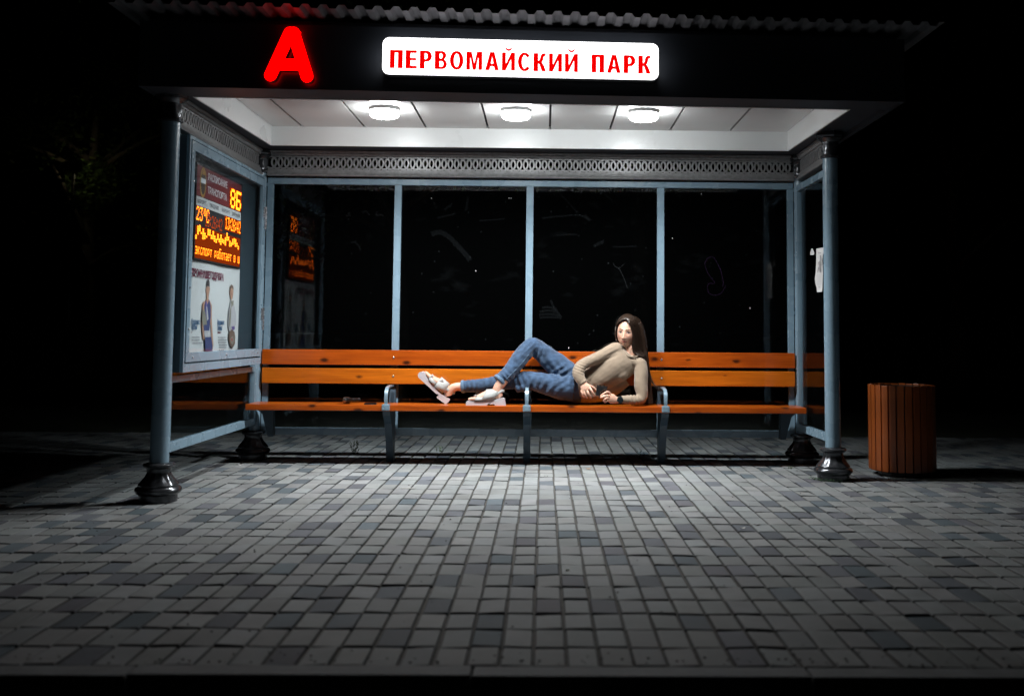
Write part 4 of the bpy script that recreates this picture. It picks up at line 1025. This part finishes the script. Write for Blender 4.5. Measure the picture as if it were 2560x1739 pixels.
for c0, axd, amp, wl2 in ((atY(1449, 925, 7.9), Vector((.35, 0, .94)), .0040, .021), (atY(1585, 1000, 7.89), Vector((1, 0, .1)), .0050, .026), (atY(1525, 888, 7.97), Vector((.45, 0, -.9)), .0035, .03), (atY(1470, 975, 7.95), Vector((.7, 0, .7)), .0040, .034)):
    d = co-np.array(c0); g_ = np.exp(-(d**2).sum(1)/.05**2); u = d@np.array(axd)
    no = np.empty(len(co)*3); sw.data.vertices.foreach_get('normal', no); co = co+no.reshape(-1, 3)*(amp*g_*np.sin(u*2*PI/wl2))[:, None]
set_co(sw.data, co); pe(sw)
bm = bmesh.new()       # rolled neckline
nk = [a4(955, 640, 7.995), a4(985, 690, 7.965), a4(1040, 728, 7.95), a4(1110, 740, 7.955), a4(1180, 728, 7.985), a4(1225, 705, 8.03), a4(1190, 660, 8.085), a4(1060, 610, 8.10), a4(980, 600, 8.05)]
nk.append(nk[0].copy()); tube(bm, [(p.x, p.y, p.z, .0060, .0060) for p in nk], 10, 6)
q = obj('neckline', bm, M_KNIT, None, True); q.parent = sw; q.matrix_parent_inverse = sw.matrix_world.inverted() if False else Matrix()
# jeans
bm = bmesh.new()
tube(bm, PELVIS, 24, 4); ball(bm, atY(1447, 972, 8.03), (.108, .088, .112), 3); tube(bm, R_LEG, 20, 5); tube(bm, L_LEG, 20, 5)
tube(bm, [sec(atY(1322, 962, 7.97), .035, .04), sec(atY(1300, 970, 7.975), .034, .04), sec(atY(1288, 966, 7.99), .02, .03)], 14, 3)   # slack cloth hanging off the knee
jn = remeshed('jeans', bm, .0055, 5, M_DENIM)
fold(jn.data, .0042, (13, 15, 20), 9.7, 2)
co = get_co(jn.data); no = np.empty(len(co)*3)
for c0, axd, amp, wl2, rad in ((atY(1408, 943, 7.98), Vector((.55, 0, -.83)), .0085, .045, .080), (atY(1388, 925, 8.0), Vector((.75, .2, .6)), .0055, .05, .07), (atY(1350, 905, 8.0), Vector((.85, 0, .5)), .0045, .055, .07), (atY(1300, 960, 7.96), Vector((.92, 0, .3)), .0090, .042, .075), (atY(1340, 955, 7.92), Vector((.95, 0, -.3)), .0045, .05, .06), (atY(1375, 965, 7.92), Vector((.8, 0, -.6)), .0050, .06, .07), (atY(1262, 945, 7.9), Vector((.75, 0, .66)), .0050, .030, .05), (atY(1285, 915, 7.95), Vector((.66, 0, .75)), .0030, .05, .06), (atY(1180, 965, 8.0), Vector((1, 0, .2)), .0040, .036, .06), (atY(1225, 960, 8.0), Vector((1, 0, .1)), .0030, .05, .06), (atY(1322, 868, 7.98), Vector((.7, 0, -.7)), .0040, .030, .045), (atY(1345, 885, 7.98), Vector((.9, 0, -.3)), .0040, .034, .05)):
    jn.data.vertices.foreach_get('normal', no)
    d = co-np.array(c0); g_ = np.exp(-(d**2).sum(1)/rad**2); u = d@np.array(axd)
    co = co+no.reshape(-1, 3)*(amp*g_*np.sin(u*2*PI/wl2))[:, None]
set_co(jn.data, co); pe(jn)
for s in (R_LEG, L_LEG):
    bm = bmesh.new(); q_, d = endv(s); cuff(bm, q_, d, s[-1][3]-.0015, s[-1][4]-.0015, .0045, ln=.013)
    q = obj('hem', bm, M_DENIMEDGE, None, True); q.parent = jn
def seam(pts, name='seam'):
    bm = bmesh.new(); tube(bm, [(p.x, p.y, p.z, .0028, .0022) for p in pts], 6, 5); q = obj(name, bm, M_DENIMEDGE, None, True); q.parent = jn
from mathutils.bvhtree import BVHTree
def snap(o, pxs):
    b_ = BVHTree.FromPolygons([v.co for v in o.data.vertices], [p.vertices for p in o.data.polygons]); out = []
    for (x, y) in pxs:
        h = b_.ray_cast(CP, ray(x, y).normalized())
        if h[0] is not None: out.append(h[0])
    return out
for pxs in ([(1320+i*0, 0) for i in ()], [(1030+x/5.81, 820+y/5.81) for x, y in ((1690, 385), (1640, 450), (1580, 525), (1500, 610), (1420, 690), (1370, 745))], [(1030+x/5.81, 820+y/5.81) for x, y in ((1800, 870), (1900, 930), (2050, 985), (2200, 1040))]):
    s_ = snap(jn, pxs)
    if len(s_) > 2: seam(s_)

# ---- hair
def hairmat():
    m = mat('brown_hair', (.045, .026, .016), .32, spec=.6); N, L2, b = nodes(m)
    b.inputs['Anisotropic'].default_value = .5; b.inputs['Sheen Weight'].default_value = 0
    tc = N.new('ShaderNodeTexCoord'); n1 = N.new('ShaderNodeTexNoise'); n1.inputs['Scale'].default_value = 160; L2.new(tc.outputs['Object'], n1.inputs['Vector'])
    cr = N.new('ShaderNodeValToRGB'); cr.color_ramp.elements[0].color = (.012, .007, .0045, 1); cr.color_ramp.elements[1].color = (.040, .023, .015, 1); L2.new(n1.outputs['Fac'], cr.inputs[0]); L2.new(cr.outputs[0], b.inputs['Base Color']); return m
M_HAIR = hairmat()
bm = bmesh.new()
bm2 = bmesh.new(); vs = bmesh.ops.create_icosphere(bm2, subdivisions=5, radius=1)['verts']
def face_window(n):       # True where skin shows
    x, f, z = head_point(n)
    return f > .02 and z < .088-6.0*x*x-abs(x)*.35 and abs(x) < .066
kill = [f for f in bm2.faces if face_window(tuple(f.calc_center_median().normalized())) or head_point(tuple(f.calc_center_median().normalized()))[2] < -.09]
bmesh.ops.delete(bm2, geom=kill, context='FACES')
for v in bm2.verts:
    n = v.co.normalized(); x, f, z = head_point(tuple(n)); g = .010+.005*sstep(-.02, .10, z)
    q = Vector((x, f, z)); q = q*(1+g/max(.05, q.length)); v.co = hp(*q)
me_ = bpy.data.meshes.new('t'); bm2.to_mesh(me_); bm2.free()
sh = bpy.data.objects.new('t', me_); C.objects.link(sh); sm = sh.modifiers.new('s', 'SOLIDIFY'); sm.thickness = .010; sm.offset = -1
me3 = bpy.data.meshes.new_from_object(sh.evaluated_get(bpy.context.evaluated_depsgraph_get())); bpy.data.objects.remove(sh); bm.from_mesh(me3)
A_ = [fc(1075, 250, 7.985), fc(1180, 330, 7.955), fc(1275, 450, 7.955), fc(1325, 650, 7.965), fc(1345, 900, 7.975), fc(1335, 1150, 7.985), fc(1390, 1380, 7.99), a4(1235, 740, 7.985), a4(1290, 850, 8.0), a4(1318, 1000, 8.03), a4(1320, 1200, 8.03), a4(1315, 1455, 8.02)]
B_ = [fc(1290, 108, 8.05), fc(1480, 180, 8.06), fc(1610, 310, 8.07), fc(1690, 500, 8.08), fc(1760, 760, 8.085), fc(1800, 1000, 8.085), fc(1830, 1220, 8.085), a4(1335, 740, 8.085), a4(1350, 880, 8.085), a4(1370, 1050, 8.085), a4(1390, 1250, 8.08), a4(1425, 1465, 8.07)]
mid = []
for i, (a_, b_) in enumerate(zip(A_, B_)):
    c = (a_+b_)/2; w_ = math.hypot(b_.x-a_.x, b_.z-a_.z)/2
    mid.append((c.x, c.y+.012, c.z, max(.012, w_*.92), .034 if i > 2 else .03))
tube(bm, mid[2:], 16, 4)
tube(bm, [sec(fc(860, 520, 8.07), .010, .022), sec(fc(835, 760, 8.085), .010, .022), sec(fc(870, 1000, 8.09), .012, .022), sec(fc(950, 1150, 8.09), .016, .022)], 12, 4)
hair = pe(remeshed('hair', bm, .0045, 4, M_HAIR))
bm = bmesh.new(); rr = random.Random(23)
def strand(bm, pts, r):
    Q = catmull([list(p) for p in pts], 3); prev = None
    for i, q in enumerate(Q):
        p = Vector(q); t_ = Vector(Q[min(i+1, len(Q)-1)])-Vector(Q[max(i-1, 0)]); t_.normalize(); s = t_.cross(Vector((0, 1, 0)))
        if s.length < .05: s = t_.cross(Vector((1, 0, 0)))
        s.normalize(); n_ = s.cross(t_); w_ = r*(1-.65*(i/(len(Q)-1))**3)
        ring = [bm.verts.new(p+s*w_), bm.verts.new(p+n_*w_*.8), bm.verts.new(p-s*w_)]
        if prev:
            for k in range(3): f = bm.faces.new((prev[k], prev[(k+1) % 3], ring[(k+1) % 3], ring[k])); f.smooth = True
        prev = ring
for i in range(420):
    s = rr.random(); wob = [rr.gauss(0, .0022) for _ in A_]; e = rr.uniform(.80, 1.0); dz_ = rr.gauss(0, .003); pts = []
    for k, (a_, b_) in enumerate(zip(A_, B_)):
        if k/(len(A_)-1) > e: break
        ss = min(1, max(0, s+.05*math.sin(k*.9+i)*.5)); p = a_.lerp(b_, ss); bul = math.sqrt(max(0, 1-(2*ss-1)**2))
        p = p+Vector((wob[k], -.030*bul+dz_, wob[k]*.4)); pts.append(p)
    strand(bm, pts, rr.uniform(.0009, .0017))
for i in range(110):            # crown: from the parting down to the left side of the face
    s = rr.random(); p0 = hp(-.002-.004*rr.random(), .088-.115*s, .098+.030*math.sin(min(1, s*1.25)*PI/2)); ph = []
    for k in range(6):
        a = k/5*1.12; n = Vector((-math.sin(a)*(1), (.75-1.35*s)*math.cos(a*.5), math.cos(a)*.95)); n.normalize()
        x, f, z = head_point(tuple(n)); g = .012+.004*rr.random(); q = Vector((x, f, z)); q = q*(1+g/q.length)
        if f > .02 and z < .088-6*x*x-abs(x)*.35: break
        ph.append(hp(*q))
    if len(ph) > 2: strand(bm, ph, rr.uniform(.0009, .0016))
for i in range(26):             # wisps that trail to the armrest
    j = rr.gauss(0, .004)
    pts = [a4(1340+rr.uniform(-15, 10), 850, 8.06), a4(1362, 980, 8.05), a4(1392, 1090, 8.03), a4(1440, 1170, 8.0), a4(1505+rr.uniform(-10, 10), 1215, 7.97), a4(1590+rr.uniform(-10, 30), 1290+rr.uniform(-20, 60), 7.95)]
    pts = [p+Vector((j*(k/3), rr.gauss(0, .002), j*(k/3))) for k, p in enumerate(pts)][:rr.choice((4, 5, 5, 6))]
    strand(bm, pts, rr.uniform(.0007, .0012))
q = obj('hair_strands', bm, M_HAIR, None, True); q.parent = hair

# ---- sandals
M_SAND = mat('grey_leather', (.40, .41, .40), .55, var=(30, .08), bump=(300, .15, .001)); M_SOLE = mat('pale_grey_rubber', (.47, .45, .47), .6, var=(20, .08))
M_BUCKLE = mat('pale_metal_buckle', (.55, .56, .56), .35, metal=.25)
def sandal(solepts, bands, slings, buckles, Y, hw):
    bm = bmesh.new()
    P_ = [a5(x, y, Y) for x, y in solepts]
    for p in P_: p.y = Y-hw
    fs = prism(bm, P_, (0, 2*hw, 0)); bmesh.ops.triangulate(bm, faces=fs[:2])
    so = pe(obj('sandal', bm, M_SOLE))
    for (pts) in bands:          # band over the foot: an arch of cloth from sole edge to sole edge
        bm = bmesh.new(); rows_ = []
        (x0, y0), (x1, y1), (hx_, hy_) = pts       # lower edge start, lower edge end, rise vector (zoom px)
        nn = 12
        for k in range(nn+1):
            a = PI*k/nn; w_ = math.sin(a)**.7; yy = Y-(hw+.002)*math.cos(a)
            p, q2 = a5(x0+hx_*w_, y0+hy_*w_, Y), a5(x1+hx_*w_, y1+hy_*w_, Y); p.y = q2.y = yy; rows_.append((bm.verts.new(p), bm.verts.new(p.lerp(q2, .5)), bm.verts.new(q2)))
        for r0, r1 in zip(rows_, rows_[1:]):
            for j in (0, 1): bm.faces.new((r0[j], r0[j+1], r1[j+1], r1[j]))
        q = obj('strap', bm, M_SAND, None, True); sm = q.modifiers.new('s', 'SOLIDIFY'); sm.thickness = .004; sm.offset = 1; q.parent = so
    for pts, r0, r1 in slings:
        bm = bmesh.new()
        for sgn in (-1, 1):
            V = []
            for k, (x, y) in enumerate(pts):
                t_ = k/(len(pts)-1); p = a5(x, y, Y); p.y = Y+sgn*(hw-.004)*(1-.55*t_**2); V.append((p.x, p.y, p.z, r0+(r1-r0)*t_, .003))
            if sgn == -1: first = V[-1]
            tube(bm, V, 10, 4)
        a_, b_ = Vector(first[:3]), Vector(V[-1][:3])
        tube(bm, [(*a_, r1, .003), (*((a_+b_)/2+Vector((.012, 0, 0))), r1, .003), (*b_, r1, .003)], 10, 5, Vector((1, 0, 0)))
        q = obj('sling_strap', bm, M_SAND, None, True); q.parent = so
    for (x, y, w_, h_, ang, yo) in buckles:
        bm = bmesh.new(); c = a5(x, y, Y+yo)
        box(bm, -w_, w_, -.002, .002, -h_, h_, .0015); box(bm, -w_*.55, w_*.55, -.004, -.0021, -h_*.45, h_*.45, .001)
        bmesh.ops.transform(bm, matrix=Matrix.Translation(c)@Matrix.Rotation(R(ang), 4, 'Y')@Matrix.Rotation(R(20), 4, 'X'), verts=bm.verts)
        q = obj('buckle', bm, M_BUCKLE); q.parent = so
    return so
def toothed(pts, x0, x1, y0, y1, n, h):
    out = []
    for i in range(n):
        a, b_, c, d = i/n, (i+.35)/n, (i+.5)/n, (i+.85)/n
        for t_, up_ in ((a, 0), (b_, 0), (c, 1), (d, 1)): out.append((x0+(x1-x0)*t_, y0+(y1-y0)*t_-h*up_))
    return pts+out
solR = [(795, 1062), (820, 1050), (920, 1062), (1010, 1060), (1180, 1040), (1270, 1014), (1320, 1010), (1345, 1022), (1366, 1132)]
solR = toothed(solR, 1360, 1215, 1134, 1138, 5, 9)+[(1208, 1136), (1203, 1096), (1098, 1102), (1096, 1138)]
solR = toothed(solR, 1090, 800, 1138, 1132, 9, 10)+[(788, 1120), (788, 1080)]
sandal(solR, [((910, 1052), (1070, 1050), (35, -72)), ((1010, 1045), (1190, 1035), (70, -150))], [([(1150, 1000), (1210, 970), (1262, 930), (1312, 908)], .0125, .0105)], [(925, 980, .011, .006, 8, -.034)], RF, .042)
solL = [(95, 672), (110, 640), (150, 628), (185, 640), (215, 700), (255, 770), (320, 850), (385, 908), (440, 955), (500, 1000), (552, 1028), (548, 1050), (500, 1100)]
solL = toothed(solL, 492, 372, 1098, 1010, 4, -0)+[(366, 998), (392, 962), (372, 945)]
solL = toothed(solL, 362, 105, 950, 715, 9, 0)+[(96, 700)]
sandal(solL, [((245, 745), (325, 840), (45, -75)), ((330, 845), (450, 940), (95, -130))], [([(440, 870), (490, 880), (540, 900), (600, 935)], .0140, .0115)], [(280, 710, .016, .010, -45, -.040), (425, 775, .018, .011, -20, -.036), (410, 850, .010, .012, -35, -.042)], LF, .042)
# ---- watch and phone
bm = bmesh.new(); c = h2(1320, 757, 7.858); wd = (Vector(L_ARM[-1][:3])-Vector(L_ARM[-2][:3])).normalized(); wc = h2(1320, 770, 7.880)
tube(bm, [(*(wc-wd*.011), .0275, .029), (*(wc-wd*.0105), .030, .0315), (*(wc+wd*.0105), .030, .0315), (*(wc+wd*.011), .0275, .029)], 22, 1)
wt = pe(obj('watch', bm, M_BLACK, None, True, 40))
bm = bmesh.new(); lathe(bm, [(-.006, .021), (0, .0235), (.006, .0235), (.0085, .021), (.0088, .002)], 0, 0, 0, 28)
mt = Matrix.Translation(wc+Vector((.0, -.034, .004)))@Matrix.Rotation(R(78), 4, 'X'); bmesh.ops.transform(bm, matrix=mt, verts=bm.verts)
q = obj('watch_case', bm, mat('black_watch_face', (.008, .012, .014), .12), None, True, 40); q.parent = wt
ph = thing('phone', 'black phone held between both hands of the reclining woman', 'phone', tuple(h2(810, 490, 7.86)))
c1, c2, c3 = h2(690, 362, 7.838), h2(985, 388, 7.842), h2(628, 640, 7.872)
ex_ = (c2-c1); ez_ = (c1-c3); wx, hz_ = ex_.length/2, ez_.length/2; ex_.normalize(); ez_ = (ez_-ex_*ex_.dot(ez_)).normalized(); ey_ = ez_.cross(ex_)
mt = Matrix((ex_, ey_, ez_)).transposed().to_4x4(); mt.translation = (c1+c2)/2-ez_*hz_
bm = bmesh.new(); box(bm, -wx, wx, -.004, .004, -hz_, hz_, .0035); bmesh.ops.transform(bm, matrix=mt, verts=bm.verts); under(ph, obj('phone_body', bm, mat('glossy_black_phone', (.012, .011, .012), .15)))
bm = bmesh.new(); box(bm, wx-.036, wx-.006, -.0058, -.0041, hz_-.036, hz_-.006, .001); bmesh.ops.transform(bm, matrix=mt, verts=bm.verts); under(ph, obj('camera_bump', bm, mat('dark_lens_block', (.03, .022, .022), .2)))

# ================================================================== BEYOND THE SHELTER (night)
M_BARK = mat('dark_bark', (.05, .04, .03), .9, bump=(20, .8, .02))
def leafmat():
    m = mat('tree_leaf', (.055, .095, .025), .5, var=(3, .4)); N, L2, b = nodes(m); out = N['Material Output']
    tr = N.new('ShaderNodeBsdfTranslucent'); tr.inputs['Color'].default_value = (.12, .16, .03, 1); mx = N.new('ShaderNodeMixShader'); mx.inputs[0].default_value = .4
    L2.new(b.outputs[0], mx.inputs[1]); L2.new(tr.outputs[0], mx.inputs[2]); L2.new(mx.outputs[0], out.inputs['Surface']); return m
M_TLEAF = leafmat()
def tree(x, y, h, cr, n, label, seed, dense=None):
    t = thing('tree', label, 'tree', (x, y, -.03), 'trees behind the shelter'); rr = random.Random(seed)
    bm = bmesh.new(); th = h*.42
    tube(bm, [(0, 0, -.05, .17, .17), (.03, .02, th*.5, .13, .13), (-.04, .03, th, .10, .10), (.05, 0, h*.75, .05, .05)], 12, 4)
    tips = []
    for i in range(9):
        a = rr.uniform(0, 2*PI); z0 = th*rr.uniform(.75, 1.5); e = Vector((math.cos(a)*cr*.75, math.sin(a)*cr*.75, z0+rr.uniform(.3, 1.6)))
        tube(bm, [(0, 0, z0, .055, .055), (e.x*.5, e.y*.5, (z0+e.z)/2+.1, .035, .035), (*e, .012, .012)], 7, 3); tips.append(e)
    obj('trunk', bm, M_BARK, t, True)
    V, F = [], []
    cl = [(p, cr*rr.uniform(.32, .5)) for p in tips]+[(Vector((rr.gauss(0, cr*.35), rr.gauss(0, cr*.35), rr.uniform(th, h))), cr*rr.uniform(.3, .5)) for _ in range(9)]
    for i in range(n+(dense[1] if dense else 0)):
        c, rad = rr.choice(cl)
        if i >= n: c, rad = dense[0], .46
        d = Vector((rr.gauss(0, 1), rr.gauss(0, 1), rr.gauss(0, .8))).normalized(); p = c+d*rad*rr.random()**.4
        u = Vector((rr.gauss(0, 1), rr.gauss(0, 1), rr.gauss(0, .6))).normalized(); w_ = u.orthogonal().normalized(); s_ = rr.uniform(.035, .065); k = len(V)
        V += [p-u*s_, p+w_*s_*.5, p+u*s_, p-w_*s_*.5]; F.append((k, k+1, k+2, k+3))
    me = bpy.data.meshes.new('crown'); me.from_pydata([tuple(v) for v in V], [], F); me.materials.append(M_TLEAF)
    link(bpy.data.objects.new('crown', me), t); return t
tree(-7.5, 17.2, 6.2, 1.9, 3600, 'dark tree with leaves glinting in lamp light at far left', 1, (Vector((.08, -.05, 3.35)), 1300))
tree(-1.9, 13.5, 5.6, 1.7, 2600, 'dark tree seen through the left panes of the glass', 2)
tree(1.4, 15.0, 6.4, 2.0, 2600, 'dark tree behind the right half of the back glass', 3)
tree(6.4, 16.0, 6.0, 1.9, 2400, 'dark tree in the night beyond the litter bin', 4)
lp = thing('street_lamp', 'small dark street lamp head lighting a patch of leaves at far left', 'street lamp', (-7.36, 16.25, -.03))
bm = bmesh.new(); tube(bm, [(0, 0, 0, .06, .06), (0, 0, 1.5, .04, .04), (0, 0, 3.5, .03, .03)], 12, 1); obj('lamp_post', bm, M_BLACK, lp, True)
bm = bmesh.new(); box(bm, -.14, .14, -.10, .0, 3.46, 3.62, .02); obj('lamp_head', bm, M_BLACK, lp)
bm = bmesh.new(); box(bm, -.11, .11, .0005, .006, 3.48, 3.60); obj('lamp_glass', bm, emitter('warm_lamp_glow', (1.0, .88, .5), 10), lp)
fn = thing('metal_fence', 'low dark metal fence barely visible in the dark at far left', 'fence', (-12.5, 25, -.03))
bm = bmesh.new()
box(bm, -3.2, 3.2, -.02, .02, 1.0, 1.05); box(bm, -3.2, 3.2, -.02, .02, .16, .2); obj('rails', bm, M_LEG, fn)
bm = bmesh.new()
for i in range(33): box(bm, -3.2+i*.2-.008, -3.2+i*.2+.008, -.0195+.022, .0195+.002, .0, 1.12)
q = obj('railing_bars', bm, M_LEG, fn)

def mark(name, pxs, wd, m, label=None, Y=8.2305):
    pts = [atY(x, y, Y) for x, y in pxs]; Q = catmull([list(p) for p in pts], 5); bm = bmesh.new(); prev = None
    for i, q in enumerate(Q):
        p = Vector(q); t_ = (Vector(Q[min(i+1, len(Q)-1)])-Vector(Q[max(i-1, 0)])).normalized(); n_ = Vector((-t_.z, 0, t_.x))*wd*(.6+.5*math.sin(i*1.7)**2)/2
        r_ = [bm.verts.new(p+n_), bm.verts.new(p-n_)]
        if prev: bm.faces.new((prev[0], prev[1], r_[1], r_[0]))
        prev = r_
    return sp(obj(name, bm, m))
def filmmat(name, c, a):
    m = bpy.data.materials.new(name); m.use_nodes = True; N, L2 = m.node_tree.nodes, m.node_tree.links; N.clear(); out = N.new('ShaderNodeOutputMaterial')
    t_ = N.new('ShaderNodeBsdfTransparent'); d = N.new('ShaderNodeBsdfDiffuse'); d.inputs['Color'].default_value = (*c, 1); mx = N.new('ShaderNodeMixShader'); mx.inputs[0].default_value = a
    L2.new(t_.outputs[0], mx.inputs[1]); L2.new(d.outputs[0], mx.inputs[2]); L2.new(mx.outputs[0], out.inputs['Surface']); return m
M_F1 = filmmat('greasy_smear', (.5, .58, .64), .0055); M_F2 = filmmat('purple_marker', (.25, .12, .35), .05); M_F3 = filmmat('scratch_white', (.6, .65, .7), .016)
def z8(pts): return [(1320+x/3.418, 440+y/3.418) for x, y in pts]
mark('marker_scribble', z8([(1510, 745), (1535, 705), (1575, 690), (1615, 740), (1650, 820), (1668, 900), (1665, 945)]), .006, M_F2)
mark('marker_scribble', z8([(1512, 740), (1520, 790), (1550, 850), (1595, 915), (1550, 918), (1532, 945), (1545, 995), (1590, 1018), (1650, 1000), (1690, 935)]), .005, M_F2)
mark('scratch', z8([(730, 745), (740, 770), (775, 788), (800, 830), (830, 900), (850, 960)]), .006, M_F3)
mark('scratch', z8([(770, 790), (800, 770), (825, 745)]), .005, M_F3)
for k, pl in enumerate(([(195, 1060), (215, 1110), (245, 1150), (285, 1210)], [(100, 1160), (150, 1150), (200, 1150), (250, 1165)], [(95, 1185), (150, 1180), (215, 1180), (270, 1195)], [(100, 1210), (160, 1205), (230, 1205), (285, 1212)], [(120, 1125), (160, 1120), (200, 1125), (235, 1145)])): mark('hand_smear', z8(pl), .020, M_F1)
for pl, w_ in (([(260, 140), (330, 210), (400, 290), (430, 320)], .012), ([(120, 360), (260, 345), (420, 335), (500, 360), (530, 380)], .018), ([(480, 330), (505, 355), (530, 380)], .03), ([(270, 505), (340, 500), (420, 500)], .014), ([(560, 600), (620, 570), (650, 560)], .03), ([(720, 605), (800, 605), (930, 600)], .012), ([(650, 150), (690, 185), (720, 215)], .012)): mark('smear', z8(pl), w_, M_F1)
def z7b(pts): return [(660+x/3.418, 440+y/3.418) for x, y in pts]
for pl, w_ in (([(1480, 360), (1560, 340), (1640, 320)], .016), ([(1540, 290), (1580, 260), (1610, 235)], .022), ([(1430, 500), (1500, 480), (1580, 520), (1650, 590), (1740, 690), (1760, 720)], .045), ([(1720, 300), (1735, 240), (1745, 185)], .02), ([(1840, 382), (1920, 378), (1980, 372), (2060, 365)], .014), ([(740, 570), (775, 565), (815, 605), (822, 640)], .016), ([(700, 330), (715, 345), (725, 310), (735, 340)], .006), ([(840, 310), (870, 300), (900, 330)], .006), ([(960, 310), (965, 340), (1000, 330), (1020, 345)], .007)): mark('smear', z7b(pl), w_, M_F1 if w_ > .008 else M_F3)
for x, y in ((2093, 188), (2112, 191), (1810, 810), (1430, 190)):
    p = atY(660+x/3.418, 440+y/3.418, 8.2303); bm = bmesh.new(); ball(bm, p, (.004, .001, .004), 2); sp(obj('dried_spot', bm, M_PAPER))
for x, y in ((348, 1468), (1235, 532), (1482, 152), (1897, 1128)):
    p = atY(1320+x/3.418, 440+y/3.418, 8.2303); bm = bmesh.new(); ball(bm, p, (.0035, .001, .007), 2); sp(obj('dried_spot', bm, M_PAPER))

for x in (-1.165, -.118, .928):
    for z in (.793, .650):
        bm = bmesh.new(); ball(bm, (x, 8.1645 if z > .72 else 8.1575, z), (.009, .004, .009), 2); be(obj('bolt', bm, M_STEEL, None, True))
